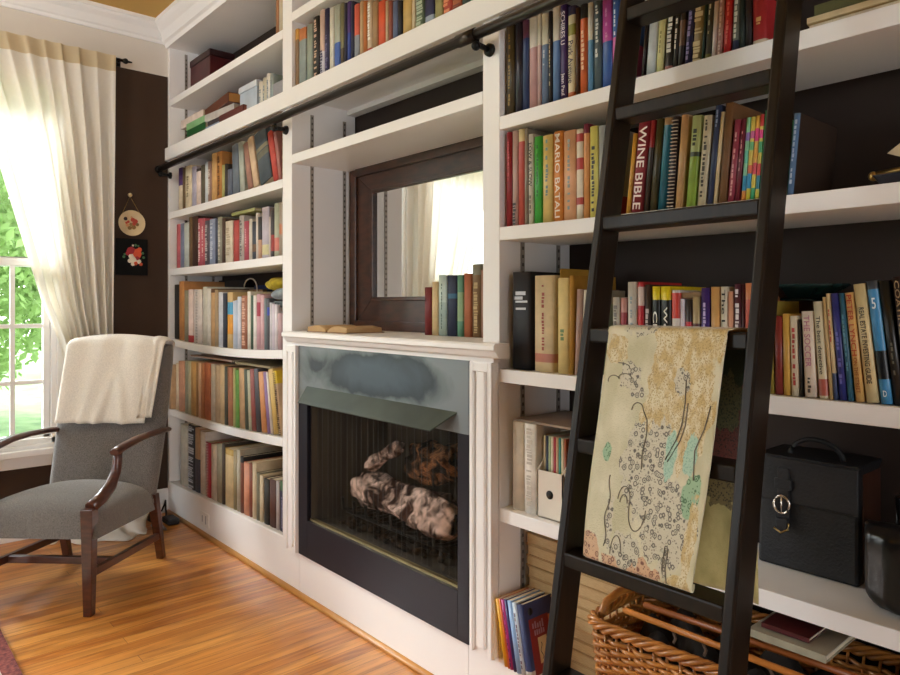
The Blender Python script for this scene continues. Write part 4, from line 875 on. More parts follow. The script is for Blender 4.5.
leaf(-1, .03); leaf(1, .028)
MB().box(pcx-.15, pcx+.15, -.005, .182, pcz, pcz+.003).build('cover', COVT, opn)

# ------------------------------------------------------------------ shelf 3 extras: gift bag, pouch, cloth
GY = .222; gxa, gxb = atY(228, 300, GY)[0], atY(262, 300, GY)[0]; zb = max(LS3(gxa), LS3(gxb))+.001
gb = tag(empty('paper_bag', ((gxa+gxb)/2, GY, zb)), 'brown paper gift bag with looped cord handle behind the magazines', 'bag')
gzt = atY(235, 290, GY)[1]; hxa, hxb = atY(243, 300, GY)[0], atY(256.5, 300, GY)[0]; hzt = min(1.415, atY(250, 278.5, GY)[1])
MB().hexa([(gxa,GY,zb),(gxb,GY,zb),(gxb,GY+.035,zb),(gxa,GY+.035,zb),(gxa+.005,GY+.006,gzt),(gxb-.005,GY+.006,gzt),(gxb-.005,GY+.03,gzt),(gxa+.005,GY+.03,gzt)]).build('body', pm('kraft_paper', '#8a6a48', rough=.85, bump=.2), gb)
MB().tube([((hxa+hxb)/2-(hxb-hxa)/2*math.cos(a), GY+.004, gzt-.02+(hzt-gzt+.02)*math.sin(a)**.7) for a in [math.pi*i/14 for i in range(15)]], .004, 6).build('handle', pm('cream_cord', '#c9bda6', rough=.8), gb)
nf = tag(book(-3.70, .2, .33, .018, LS3(-3.7)+.001, .262, '#1f3560'), 'navy blue folder standing at back behind the pale magazines', 'folder'); nf.name = 'folder'
bk = tag(MB().box(-4.18, -3.80, .262, .284, LS3(-4.18)+.001, 1.4).build('box_file', pm('black_card', '#121011', rough=.7), None, loc=(-3.99, .27, LS3(-4)), bevel=.003), 'flat black box file standing at the back behind orange tan binder', 'box')
def puffy(name, c, s, m, label, cat, seed=1, amp=.25):
    rnd = random.Random(seed); ph = [rnd.random()*6 for _ in range(4)]
    def fn(u, v):
        a = 2*math.pi*u; b = math.pi*(v-.5)
        k = 1+amp*(.5*math.sin(3*a+ph[0])*math.cos(2*b+ph[1])+.4*math.sin(5*a+2*b+ph[2]))
        sx = abs(math.cos(b))**.7; 
        return (c[0]+s[0]*k*sx*math.cos(a), c[1]+s[1]*k*sx*math.sin(a), c[2]+s[2]*(.9+.1*k)*math.sin(b))
    return tag(MB().grid(fn, 26, 14).build(name, m, None, loc=c), label, cat)
puffy('pouch', (-3.07, .14, 1.352), (.14, .09, .032), pm('yellow_cotton', '#c9b12a', rough=.9, col2='#8a7a1c', vscale=20), 'yellow cotton pouch slumped on top of the magazines by the fireplace', 'pouch', 3)
puffy('scarf', (-2.935, .08, 1.30), (.072, .075, .03), pm('blue_grey_knit', '#8b979c', rough=.95, var=.15, vscale=40, bump=.4), 'blue grey knitted scarf bundled on short books by the mantel', 'scarf', 5)
tag(MB().box(-3.0, -2.87, .03, .2, 1.238, 1.268).build('case', pm('dark_teal_case', '#1f2a28', rough=.5), None, loc=(-2.93, .1, 1.238), bevel=.004), 'small dark case under the blue grey scarf', 'case')

# ------------------------------------------------------------------ wall plate, tile
WX = XL+.002
pl = tag(empty('wall_plate', (WX, -.212, 1.73)), 'round cream plate painted with flowers hanging by cord on brown wall', 'plate')
CREAM = pm('glazed_cream', '#dcc9a2', rough=.25, var=.04)
MB().lathe([(.0001, .008), (.045, .008), (.05, .012), (.072, .020), (.075, .022), (.074, .017), (.05, .006), (.0001, .002)], (WX, -.212, 1.728), 28, axis='x').build('dish', CREAM, pl)
fl = MB(); rnd = random.Random(4)
def daub(mb, y, z, r, mi, x): mb.lathe([(.0001, .0012), (r*.7, .001), (r, 0)], (x, y, z), 8, mi, axis='x')
for y, z, r, mi in ((-.245, 1.752, .011, 0), (-.23, 1.735, .008, 1), (-.205, 1.748, .013, 1), (-.19, 1.74, .014, 1), (-.198, 1.725, .012, 1), (-.215, 1.72, .01, 2), (-.235, 1.715, .01, 3), (-.222, 1.70, .012, 2), (-.2, 1.705, .013, 2), (-.18, 1.722, .01, 2), (-.24, 1.728, .007, 1), (-.212, 1.762, .006, 3)):
    daub(fl, y, z, r, mi, WX+.0125 if abs(y+.212) < .04 else WX+.0145)
PAINTS = [pm('paint_black', '#1c1410'), pm('paint_red', '#b8402c'), pm('paint_olive', '#8a6a3a'), pm('paint_peach', '#d39a6c'), pm('paint_white', '#e8e0cc'), pm('paint_green', '#4a7a4c'), pm('paint_crimson', '#a01c2c'), pm('paint_orange', '#d8542c')]
fl.build('painted_flowers', PAINTS, pl)
MB().tube([(WX+.012, -.268, 1.768), (WX+.006, -.219, 1.885)], .0015, 5).tube([(WX+.012, -.158, 1.775), (WX+.006, -.219, 1.885)], .0015, 5).build('hanging_cord', BRASS, pl)
MB().ball((WX+.008, -.219, 1.892), .0125, 7).build('knob', pm('cream_knob', '#d8c79c', rough=.3), pl)
tl = tag(empty('picture_tile', (WX, -.208, 1.53)), 'square black tile with painted bouquet on the brown wall below plate', 'picture')
MB().box(WX, WX+.014, -.298, -.121, 1.425, 1.637).build('panel', pm('black_lacquer', '#060607', rough=.7, spec=.2), tl, bevel=.002)
f2 = MB(); rnd = random.Random(9)
for y, z, r, mi in ((-.215, 1.565, .026, 6), (-.185, 1.55, .03, 7), (-.21, 1.535, .02, 4), (-.2, 1.515, .02, 4), (-.172, 1.505, .014, 4), (-.222, 1.508, .013, 4), (-.19, 1.495, .013, 7), (-.205, 1.49, .012, 4), (-.168, 1.575, .014, 7), (-.235, 1.55, .012, 6), (-.25, 1.545, .007, 5), (-.255, 1.53, .008, 5), (-.15, 1.555, .008, 5), (-.145, 1.53, .008, 5), (-.19, 1.6, .008, 5), (-.205, 1.598, .006, 4), (-.175, 1.597, .006, 5), (-.16, 1.49, .01, 7), (-.182, 1.525, .016, 6)):
    daub(f2, y, z, r, mi, WX+.0142+.0003*rnd.random())
f2.build('painted_flowers', PAINTS, tl)

# ------------------------------------------------------------------ curtains
def lerp(tab, z):
    for (za, a), (zb_, b) in zip(tab, tab[1:]):
        if za >= z >= zb_: 
            k = (za-z)/(za-zb_) if za != zb_ else 0
            k = k*k*(3-2*k) if False else k
            return a+(b-a)*k
    return tab[-1][1]
def curtain(label, left, right, npl, seed, puddle=False):
    root = tag(empty('curtain', (XL+.08, (left[0][1]+right[0][1])/2, 2.65)), label, 'curtain', 'cream curtains on the window wall')
    rnd = random.Random(seed); ph = [rnd.uniform(-.6, .6) for _ in range(npl+2)]
    zt, zh = 2.665, 2.575
    def pt(u, z):
        yl, yr = lerp(left, z), lerp(right, z)
        q = u*npl; i = int(min(npl-1, q)); 
        w = (abs(yl-yr))/npl
        amp = min(.045, .014+.30*max(0, .10-w))
        k = min(1, max(0, (zt-z)/.5)); amp *= .35+.65*k
        x = XL+.078+amp*math.sin(2*math.pi*q+1.2*math.sin(q*1.1+seed)+.8*(1-z/2.7)*math.sin(q*2.3))+.4*amp*math.sin(math.pi*q*1.37+seed+z)
        y = yr+(yl-yr)*(u+.012*math.sin(2*math.pi*q*1.0+1.3))
        if z < .12:
            s_ = (.12-z)/.12
            x += .10*s_*s_*(1+.4*math.sin(5*u+seed)); z = max(.006, z*.6+.006+.02*(1+math.sin(9*u))*s_*.6)
        return (x, y, z)
    nz = 46
    MB().grid(lambda u, v: pt(u, zh+(0-zh)*v), npl*10, nz).build('panel', CURT, root)
    MB().grid(lambda u, v: pt(u, zt+(zh-zt)*v), npl*10, 4).build('header', CURTH, root)
    if puddle:
        y0, y1 = right[-1][1], left[-1][1]
        def pd(u, v):
            y = y0+.02+(y1-y0-.06)*u; ext = .12+.20*math.sin(math.pi*min(1, u*1.15+.12))**.7+.03*math.sin(u*21)
            return (XL+.06+ext*v, y+.03*math.sin(v*5+u*9), .004+(.10*(1-v)**1.4+.022*(1+math.sin(u*26+v*5))*(1-v)+.016*(1+math.sin(v*11+u*8))*(1-v**4)))
        MB().grid(pd, 50, 22).build('hem_puddle', CURT, root, solid=.004)
    return root
curtain('cream curtain hanging beside the brown wall and plate, swept aside from the first window', [(2.7, -1.10), (2.06, -.89), (1.65, -.78), (1.28, -.68), (1.06, -.60), (.9, -.56), (.5, -.57), (0, -.66)], [(2.7, -.306), (1.07, -.335), (.9, -.33), (0, -.2)], 9, 2, True)
curtain('cream curtain between the two windows, seen in the mantel mirror', [(2.7, -2.1), (2.1, -1.95), (1.6, -1.78), (1.2, -1.66), (.9, -1.6), (0, -1.66)], [(2.7, -1.23), (0, -1.22)], 9, 5)
rod = tag(empty('curtain_rod', (XL+.07, -1.5, 2.645)), 'black metal curtain rod across the top of the windows', 'rod')
MB().tube([(XL+.05, -2.9, 2.655), (XL+.05, -.27, 2.655)], .009, 8).build('pole', IRON, rod)
MB().ball((XL+.05, -.255, 2.655), .016, 7).tube([(XL+.05, -.27, 2.655), (XL+.05, -.22, 2.655)], [.012, .004], 8).build('finial', IRON, rod)
MB().tube([(XL+.001, -.285, 2.655), (XL+.05, -.285, 2.655)], .008, 8).box(XL, XL+.006, -.30, -.27, 2.63, 2.68).build('bracket', IRON, rod)

# ------------------------------------------------------------------ armchair
CC = Vector((-3.469, -.690, 0)); ef = Vector((.728, -.687, 0)).normalized(); es = Vector((-ef.y, ef.x, 0))
def cw(a, b, z): p = CC+es*a+ef*b; return (p.x, p.y, z)
ch = tag(empty('armchair', tuple(CC)), 'grey upholstered open armchair with mahogany arms and legs by the window', 'armchair')
def seat_pt(u, v):
    a = (u*2-1); b = (v*2-1)
    hw = .283-.03*(1-v)
    e = max(0, (1-abs(a)**5))*max(0, (1-abs(b)**6)); e = e**.30
    zt = .385+.055*v+.048*(1-a*a)*(1-b*b*.8); zb_ = .262+.05*v
    return cw(hw*a*(.97+.03*e), -.27+.61*v, zb_+(zt-zb_)*e)
MB().grid(seat_pt, 30, 30).grid(lambda u, v: cw((.283-.03*(1-v))*(u*2-1)*.97, -.27+.61*v, .262+.05*v), 4, 4).build('seat', TWEED, ch)
def backc(v): return (-.225-.19*v-.02*v*v, .30+.745*v)          # b, z of the back's centre line
def back_side(sgn):
    def f(u, v):
        a = u*2-1; bb, zz = backc(v)
        hw = .25+.012*math.sin(v*3)-.02*max(0, v-.9)*4
        e = (max(0, 1-abs(a)**8)*max(0, 1-abs(2*v-1)**14))**.35
        th = .012+.033*e+(.012*e*(1-a*a) if sgn > 0 else 0)
        zz = zz+.022*(1-a*a)*v**4
        return cw((hw+.008)*a-.012, bb+sgn*th, zz)
    return f
bkm = MB(); f1, f2_ = back_side(1), back_side(-1); nu, nv = 26, 26
bkm.grid(f1, nu, nv).grid(f2_, nu, nv)
for e in (0, 1):
    bkm.grid(lambda u, v: tuple(Vector(f1(e, u)).lerp(Vector(f2_(e, u)), v)), nv, 3); bkm.grid(lambda u, v: tuple(Vector(f1(u, e)).lerp(Vector(f2_(u, e)), v)), nu, 3)
bkm.build('backrest', TWEED, ch)
def leg(top, bot, w0, w1):
    mb = MB(); v = []
    for (p, w) in ((bot, w1), (top, w0)):
        for sa, sb in ((-1,-1),(1,-1),(1,1),(-1,1)): v.append(cw(p[0]+sa*w/2, p[1]+sb*w/2, p[2]))
    return mb.hexa(v).build('leg', MAHOG, ch, bevel=.003)
for sg in (1, -1):
    leg((sg*.238, .322, .43), (sg*.238, .322, 0), .05, .034)
    leg((sg*.236, -.235, .34), (sg*.236, -.322, 0), .042, .034)
    # arm rest and its swept support
    ar = sg*.272
    MB().tube([cw(sg*.258, -.345, .632), cw(ar, -.25, .642), cw(ar+sg*.01, -.1, .652), cw(ar+sg*.012, .03, .652), cw(ar+sg*.006, .16, .638), cw(ar, .195, .628)], [.02, .021, .022, .025, .026, .022], 10, flat=.62).build('armrest', MAHOG, ch)
    MB().tube([cw(ar, .165, .635), cw(ar, .165, .59), cw(sg*.268, .175, .54), cw(sg*.262, .205, .49), cw(sg*.252, .26, .455), cw(sg*.24, .318, .432)], [.02, .02, .021, .024, .027, .025], 10).build('arm_support', MAHOG, ch)
    MB().hexa([cw(sg*.238-.011, .31, .15), cw(sg*.238+.011, .31, .15), cw(sg*.238+.011, -.29, .105), cw(sg*.238-.011, -.29, .105), cw(sg*.238-.011, .31, .182), cw(sg*.238+.011, .31, .182), cw(sg*.238+.011, -.29, .137), cw(sg*.238-.011, -.29, .137)]).build('stretcher', MAHOG, ch, bevel=.002)
MB().hexa([cw(-.235, .11, .135), cw(.235, .11, .135), cw(.235, .135, .135), cw(-.235, .135, .135), cw(-.235, .11, .165), cw(.235, .11, .165), cw(.235, .135, .165), cw(-.235, .135, .165)]).build('stretcher', MAHOG, ch, bevel=.002)
# throw blanket over the back
def throw(a0, a1, zf, zr, lift, sd):
    """a0..a1 across, hangs to zf in front and zr behind"""
    def f(u, v):
        a = a0+(a1-a0)*u
        L1, L2 = 1.045-zf, 1.045-zr; tot = L1+L2+.09; s_ = v*tot
        fold = .006*math.sin(u*17+sd)+.004*math.sin(u*7+3*v)
        if s_ < L1:
            z = zf+s_; vv = (z-.30)/.745; bb, _ = backc(min(1, vv)); k = (L1-s_)/L1
            wav = .010*k*math.sin(u*11+sd)*math.sin(u*5+1)
            kk = max(0, k-.25)
            wav = abs(wav)+.04*kk*(math.exp(-((u-.58+.16*kk)/.045)**2)+math.exp(-((u-.58-.26*kk)/.05)**2)+.7*math.exp(-((u-.36+.1*kk)/.05)**2))
            return cw(a+.012*(u-.5)*-k*2, bb+.071+lift+fold+abs(wav)+.008*k, z+.02*(1-(2*u-1)**2)*(1-k))
        if s_ < L1+.09:
            k = (s_-L1)/.09; bb, _ = backc(1); an = math.pi*k
            return cw(a, bb+(.071*(1-k)+.06*k+lift)*math.cos(an)+fold*(1-k), 1.045+.022*(1-(2*u-1)**2)+(.028+lift)*math.sin(an))
        k = s_-L1-.09; z = 1.045-k; bb, _ = backc(min(1, (z-.30)/.745))
        return cw(a, bb-.06-lift+fold, z)
    return f
th = tag(empty('throw_blanket', cw(0, -.42, 1.05)), 'cream wool throw draped over the back of the armchair', 'blanket')
MB().grid(throw(-.258, .2, .678, .72, .004, 1), 40, 44).build('front_fold', WOOL, th, solid=.006)
MB().grid(throw(.12, .232, .705, .75, -.005, 4), 14, 36).build('under_fold', WOOL, th, solid=.006)

# ------------------------------------------------------------------ rug, cables, outlet
def rug_mat():
    m = pm('cream_rug_pile', '#cfc4b0', rough=.95, var=.1, vscale=60, bump=.5, bscale=200); return m
rg = tag(empty('rug', (-1.6, -2.3, 0)), 'cream rug with dark red patterned border at the edge of floor', 'rug')
MB().box(-3.26, .6, -3.6, -1.085, .001, .010).build('field', rug_mat(), rg)
RB_ = pm('red_border_pile', '#4a1414', rough=.95, col2='#93483c', vscale=70, bump=.5, bscale=200)
MB().box(-3.31, .65, -1.085, -1.032, .001, .011).box(-3.31, -3.26, -3.6, -1.085, .001, .011).box(.6, .65, -3.6, -1.085, .001, .011).box(-3.31, .65, -3.65, -3.6, .001, .011).build('border', RB_, rg)
ot = tag(empty('outlet', (-3.9, -.003, .09)), 'white power outlet plate on the kick board near the window', 'outlet')
oxm = atY(205, 300, -.002)[0]
MB().box(oxm-.06, oxm+.06, -.007, -.002, .05, .125).build('cover_plate', PLASTW, ot, bevel=.002)
MB().box(oxm+.018, oxm+.028, -.0085, -.007, .065, .11).box(oxm-.028, oxm-.018, -.0085, -.007, .07, .105).build('slot', pm('outlet_shadow_grey', '#a9a7a8'), ot)
ad = tag(empty('power_adapter', (-4.12, -.10, 0)), 'black power adapter on the floor in the corner by the bookcase', 'adapter')
MB().box(-4.12, -4.01, -.10, -.035, .001, .035).build('brick', BLACKL, ad, bevel=.008)
MB().tube([(-4.12, -.07, .015), (-4.16, -.06, .02), (-4.2, -.05, .07), (-4.23, -.04, .09), (-4.25, -.04, .06), (-4.27, -.05, .02)], .005, 6).build('cable', BLACKL, ad)
bt = tag(MB().grid(lambda u, v: (-4.19+.045*math.cos(2*math.pi*u)*(1-.1*v)+.02*v, -.125+.03*math.sin(2*math.pi*u)*(1-.15*v), .001+.075*v+.02*math.sin(2*math.pi*u)*v), 18, 5).build('pouch', BLACKG, None, loc=(-4.19, -.125, 0)), 'crumpled black pouch on the floor behind the armchair leg', 'pouch')
cbl = tag(MB().tube([(-4.02+.04*math.cos(i*.6)+i*.0016, -.16+.03*math.sin(i*.6), .006+.0022*(i % 11)) for i in range(40)], .0045, 6).build('cable_coil', pm('grey_cable', '#8f9097', rough=.5), None, loc=(-4.0, -.16, 0)), 'loose coil of grey cable on floor behind the armchair leg', 'cable')

# ------------------------------------------------------------------ right bay: RS4 items
z4 = .6405
def openbox_holder(x0, x1, y0, y1, z, hb, hf, col, label, dot=True):
    root = tag(empty('magazine_holder', ((x0+x1)/2, (y0+y1)/2, z)), label, 'magazine holder', 'magazine holders')
    m = pm('white_card_holder', col, rough=.6, var=.02); t = .003; mb = MB()
    mb.box(x0, x1, y0, y1, z, z+t).box(x0, x1, y0, y0+t, z, z+hf).box(x0, x1, y1-t, y1, z, z+hb)
    sl = [(y0, z), (y1, z), (y1, z+hb), (y0+.10, z+hb), (y0, z+hf)]
    for x in (x0, x1-t): mb.prism(sl, lambda p, q: (q, p[0], p[1]), x, x+t)
    mb.build('body', m, root)
    if dot:
        MB().lathe([(.0001, -.0012), (.0125, -.0012), (.0125, 0)], ((x0+x1)/2, y0, z+hf*.52), 18, axis='y').build('finger_hole', IRON, root)
def xs(px, y): return atY(px, 300, y)[0]
yh = .025
XA = [xs(p, yh) for p in (511.5, 523.3, 535.5, 537.5, 562.5, 564, 585)]
zt4 = lambda px, py, y: atY(px, py, y)[1]
tag(book(XA[0], XA[1]-XA[0]-.001, .262, .25, z4, yh, '#d6c8b2', hard=False, kind='box_file'), 'beige box file by the hearth upright beside the white binder', 'box file')
tag(book(XA[1], XA[2]-XA[1]-.001, .262, .25, z4, yh, '#ebe6dc', kind='binder', M=('#c5bcae', .05, .95, .5)), 'white ring binder between the beige box file and magazine holder', 'binder')
openbox_holder(XA[3], XA[4], yh, yh+.25, z4, .24, .135, '#e0d6c6', 'white cardboard magazine holder with round finger hole')
openbox_holder(XA[5], XA[6], yh, yh+.25, z4, .24, .135, '#d9cfbf', 'white magazine holder without visible hole, half behind ladder', dot=False)
mags = [('#c9b48c', 'straw'), ('#22304a', 'navy'), ('#a9b48c', 'pale green'), ('#d8ceb4', 'cream'), ('#a83440', 'red'), ('#c9a07c', 'tan'), ('#3d8a80', 'teal'), ('#cfc3a4', 'ivory'), ('#99563a', 'rust')]
w0 = XA[3]+.004; wd = (XA[4]-XA[3]-.008)/len(mags)
for i, (c_, dn) in enumerate(mags):
    tag(book(w0+i*wd, wd-.0008, .228, .2, z4+.0035, yh+.02, c_, hard=False, kind='magazine'), '%s magazine in the holder with the finger hole' % dn, 'magazine', 'magazines in the holder')
w0 = XA[5]+.004
for i, (c_, dn) in enumerate((('#8a3a2c', 'brick red'), ('#b0523a', 'orange brown'), ('#6d2028', 'maroon'), ('#c9b79a', 'beige'))):
    tag(book(w0+i*.0125, .0118, .226, .2, z4+.0035, yh+.02, c_, hard=False, kind='magazine'), '%s magazine in holder half behind the ladder' % dn, 'magazine', 'magazines in the second holder')
lying('folder', XA[0]+.004, XA[6]-.03, .03, .27, z4+.2635, .006, '#8d7a68', 'brown card folder lying over the binder and magazine holders', cat='folder', hard=False)

# satchel
sx0, sx1, sy0, sy1, sz1 = -.772, -.552, .155, .30, .892
sat = tag(empty('satchel', ((sx0+sx1)/2, .22, z4)), 'black leather satchel with brass buckle strap beyond the ladder', 'bag')
MB().hexa([(sx0,sy0,z4),(sx1,sy0,z4),(sx1,sy1,z4),(sx0,sy1,z4),(sx0+.003,sy0+.008,sz1),(sx1-.003,sy0+.008,sz1),(sx1-.003,sy1,sz1),(sx0+.003,sy1,sz1)]).build('body', BLACKL, sat, bevel=.008)
MB().hexa([(sx0-.002,sy0-.004,.795),(sx1+.001,sy0-.004,.795),(sx1+.001,sy1,sz1+.003),(sx0-.002,sy1,sz1+.003),(sx0-.002,sy0,sz1+.008),(sx1+.001,sy0,sz1+.008),(sx1+.001,sy1,sz1+.009),(sx0-.002,sy1,sz1+.009)]).box(sx0-.002, sx1+.001, sy0-.006, sy0+.002, .795, sz1+.004).build('flap', BLACKL, sat, bevel=.003)
MB().box(sx1, sx1+.003, sy0+.02, sy1-.02, z4+.02, sz1-.01).build('gusset', pm('brown_leather_gusset', '#3a1c0e', rough=.5, var=.15), sat)
bxm = (atY(785, 300, sy0)[0])
MB().box(bxm-.014, bxm+.014, sy0-.012, sy0-.005, .755, .875).box(bxm-.02, bxm+.02, sy0-.014, sy0-.006, .825, .85).box(bxm-.013, bxm+.013, sy0-.02, sy0-.008, .735, .76).build('strap', BLACKL, sat, bevel=.003)
MB().tube([(bxm+.018*math.cos(a)*1.0, sy0-.018, .792+.02*math.sin(a)) for a in [i*math.pi/8 for i in range(16)]], .003, 6, closed=True).tube([(bxm, sy0-.019, .772), (bxm, sy0-.019, .81)], .002, 5).build('buckle', CHROME, sat)
MB().tube([(bxm-.016, sy0-.021, .736), (bxm, sy0-.022, .728), (bxm+.016, sy0-.021, .738), (bxm+.017, sy0-.021, .752)], .0022, 6).build('strap_tip', BRASS, sat)
MB().tube([(-.715+.058*(1-math.cos(a)), .2, sz1+.006+.042*math.sin(a)) for a in [math.pi*i/12 for i in range(13)]], .006, 6).build('handle', BLACKL, sat)
# second bag
b2x = atY(860, 300, .06)[0]
bag = tag(empty('handbag', (b2x+.12, .11, z4)), 'glossy black handbag with rounded bottom beyond the satchel', 'bag')
def bagf(sg):
    def f(u, v):
        a = 2*u-1; z = v; rr = 1-max(0, .28-v)**2*4.2
        e = (max(0, 1-abs(a)**6)*max(0, 1-abs(2*v-1)**8))**.4
        return (b2x+.125+.125*a*rr, .098+sg*(.012+.045*e)+.004*math.sin(a*14)*e, z4+.002+.165*z)
    return f
mbb = MB(); mbb.grid(bagf(-1), 24, 20).grid(bagf(1), 24, 20)
for e in (0, 1):
    mbb.grid(lambda u, v: tuple(Vector(bagf(-1)(e, u)).lerp(Vector(bagf(1)(e, u)), v)), 20, 2); mbb.grid(lambda u, v: tuple(Vector(bagf(-1)(u, e)).lerp(Vector(bagf(1)(u, e)), v)), 24, 2)
mbb.build('body', BLACKG, bag)
MB().tube([(b2x+.05, .115, .78), (b2x+.05, .12, .86), (b2x+.125, .12, .90), (b2x+.2, .12, .86), (b2x+.2, .115, .78)], .007, 8).build('handle', BLACKG, bag)

# pie dish behind the RS3 books
ds = tag(empty('pie_dish', (-.70, .2, 1.26)), 'dark teal scalloped pie dish behind the books beyond the ladder', 'dish')
zd = 1.262
def dishf(u, v):
    a = 2*math.pi*u; rr = (.055+.05*v)*(1+.03*v*math.sin(18*a)); return (-.70+rr*math.cos(a), .215+rr*.85*math.sin(a), zd+.035*v)
MB().grid(dishf, 72, 5).lathe([(.0001, zd), (.056, zd)], (-.70, .215, 0), 24).build('bowl', pm('teal_glaze', '#16302f', rough=.25), ds, solid=.004)
lying('box', -.81, -.58, .20, .325, 1.0585, .2, '#3a2412', 'brown wooden box behind books, carrying the teal dish', cat='box')
# ornament at the far end of the cookbook shelf
orn = tag(empty('ornament', (-.43, .06, 1.484)), 'small brass and cream sailing boat ornament at the end of cookbook shelf', 'ornament')
ob_ = atY(896, 300, .08)[0]
MB().hexa([(ob_-.02,.06,1.485),(ob_+.08,.06,1.485),(ob_+.08,.1,1.485),(ob_-.02,.1,1.485),(ob_-.035,.05,1.508),(ob_+.1,.05,1.508),(ob_+.1,.11,1.508),(ob_-.035,.11,1.508)]).build('hull', pm('dark_hull', '#2a2c38', rough=.4), orn, bevel=.004)
MB().tube([(ob_-.04, .08, 1.512), (ob_+.1, .08, 1.522)], .007, 8).ball((ob_-.04, .08, 1.51), .010, 6).build('bowsprit', BRASS, orn)
MB().tube([(ob_+.05, .08, 1.50), (ob_+.05, .08, 1.60)], .003, 6).build('mast', BRASS, orn)
MB().prism([(ob_-.015, 1.552), (ob_+.045, 1.525), (ob_+.047, 1.598)], lambda p, t: (p[0], t, p[1]), .079, .081).build('sail', pm('cream_sail', '#cdbb9a', rough=.7), orn)

# ------------------------------------------------------------------ right bay bottom: magazines, children's books, basket
z5 = .1925
MAGE = pm('yellowed_magazine_edges', '#b09468', rough=.85, col2='#cdb488', vscale=60, stretch=(1, 1, 30)); g = 'bound magazines stacked behind the wicker basket'
zz = z5; MX0 = atY(526, 560, .09)[0]
for i in range(11):
    hh = .031+.002*random.random(); dx = random.uniform(-.006, .006)
    lying('bound_magazine', MX0+dx, MX0+.37+dx, .09+random.uniform(0, .008), .31, zz, hh, ['#a88a5c', '#b89c6e', '#9c8052'][i % 3],
          'yellowed bound magazine, %s from the bottom of stack behind basket' % ORD[i], cat='magazine', group=g, edge=MAGE, spine='back')
    zz += hh+.0004
kids = [('#e0a420', 'yellow orange', .0145, .19), ('#d8702c', 'orange', .007, .195), ('#b8287a', 'magenta pink', .014, .195), ('#2a2460', 'indigo', .010, .2), ('#8fb0d8', 'pale blue', .019, .2), ('#c5d0da', 'blue white', .017, .2)]
xk = CM[1]+.048
LEAN = -.20
for i, (c_, dn, w, hh) in enumerate(kids):
    tag(book(xk, w, hh, .135, z5, -.03, c_, lean=LEAN, hard=False, M=('#5a2a4a', .1, .9, .3) if i in (2, 5) else None), '%s children\'s book leaning on the hearth upright, bottom shelf' % dn, 'book', 'children\'s books leaning on the bottom shelf')
    xk += (w+.0006)/math.cos(LEAN)
cb = book(xk, .024, .2, .14, z5, -.03, '#232c58', lean=LEAN, hard=True, bands=[(0, .1, '#c8c2b8')])
cov = MB()
def face(y0, y1, z0, z1, mi, dx=.0005): cov.add([(.024+dx, y0, z0), (.024+dx, y1, z0), (.024+dx, y1, z1), (.024+dx, y0, z1)], [(0, 1, 2, 3)], mi)
face(.018, .1, .004, .155, 0); face(.1, .136, .06, .15, 1); face(.045, .082, .03, .1, 2, .001); face(.1, .136, .004, .05, 3)
for k in range(5): face(.03+.01*k, .036+.01*k, .128-.001*k, .142+.004*math.sin(k*2), 4, .001); face(.035+.009*k, .041+.009*k, .108, .122+.003*math.sin(k*3), 4, .001)
cov.tube([(.0255, .055+.004*math.sin(k), .04+.005*k) for k in range(10)], .0011, 4, 5)
cov.lathe([(.0001, .0012), (.010, .0012), (.010, 0)], (.024, .03, .175), 12, 5, axis='x')
cov.build('cover_art', [pm('kid_red', '#7a1518', rough=.4), pm('kid_orange_art', '#c07040', rough=.5), pm('kid_paper', '#c9b184', rough=.6), pm('kid_dark', '#4a1418', rough=.4), pm('kid_pale_letters', '#9a7a8c', rough=.5), pm('kid_ink', '#1a1414', rough=.5)], cb, local=True)
tag(cb, 'navy children\'s book showing its red front cover, bottom shelf beside ladder', 'book', 'children\'s books leaning on the bottom shelf')

bs = tag(empty('wicker_basket', (-.76, .06, .194)), 'large brown wicker basket on the bottom shelf behind the ladder', 'basket')
BX0, BX1, BY0, BY1, BZ0, BZ1 = -1.075, -.44, -.10, .21, .195, .482
def brect(s, off=0., r=.05, fl=0.):
    """point on the basket's rounded plan at arc fraction s"""
    x0, x1, y0, y1 = BX0-off-fl, BX1+off+fl, BY0-off-fl, BY1+off+fl
    segs = [(x1-x0-2*r), math.pi*r/2, (y1-y0-2*r), math.pi*r/2]*2; tot = sum(segs); q = (s % 1)*tot
    cs = [((x0+r, y0), 0), ((x1-r, y0+r), -90), ((x1, y0+r), 90), ((x1-r, y1-r), 0), ((x1-r, y1), 180), ((x0+r, y1-r), 90), ((x0, y1-r), 270), ((x0+r, y0+r), 180)]
    for i, L_ in enumerate(segs):
        if q <= L_:
            (cx, cy), a = cs[i]
            if i % 2 == 0: return (cx+q*math.cos(R(a)), cy+q*math.sin(R(a)))
            an = R(a)+q/r; return (cx+r*math.cos(an), cy+r*math.sin(an))
        q -= L_
    return brect(0, off, r, fl)
NS = 56
st = MB()
for i in range(NS):
    s_ = i/NS; st.tube([(*brect(s_, -.002, fl=-.02), BZ0), (*brect(s_, .0), BZ1-.01)], .0034, 5)
st.build('stakes', WICK, bs)
wv = MB(); row = 0; zrow = BZ0+.01
while zrow < BZ1-.03:
    n = NS*3; pts = []; f_ = (zrow-BZ0)/(BZ1-BZ0)
    for i in range(n):
        off = .0062*math.cos(math.pi*(i/3))*(1 if row % 2 else -1)
        pts.append((*brect(i/n, off, fl=-.02*(1-f_)), zrow+.0015*math.sin(i*.7+row)))
    wv.tube(pts, .0058, 6, closed=True); zrow += .0102; row += 1
wv.build('weave', WICK, bs)
rm = MB()
for k in range(4):
    n = NS*4
    rm.tube([(*brect(i/n, .003+.007*math.cos(i*2*math.pi*16/n+k*1.571)), BZ1-.002+.0095*math.sin(i*2*math.pi*16/n+k*1.571)) for i in range(n)], .0062, 6, closed=True)
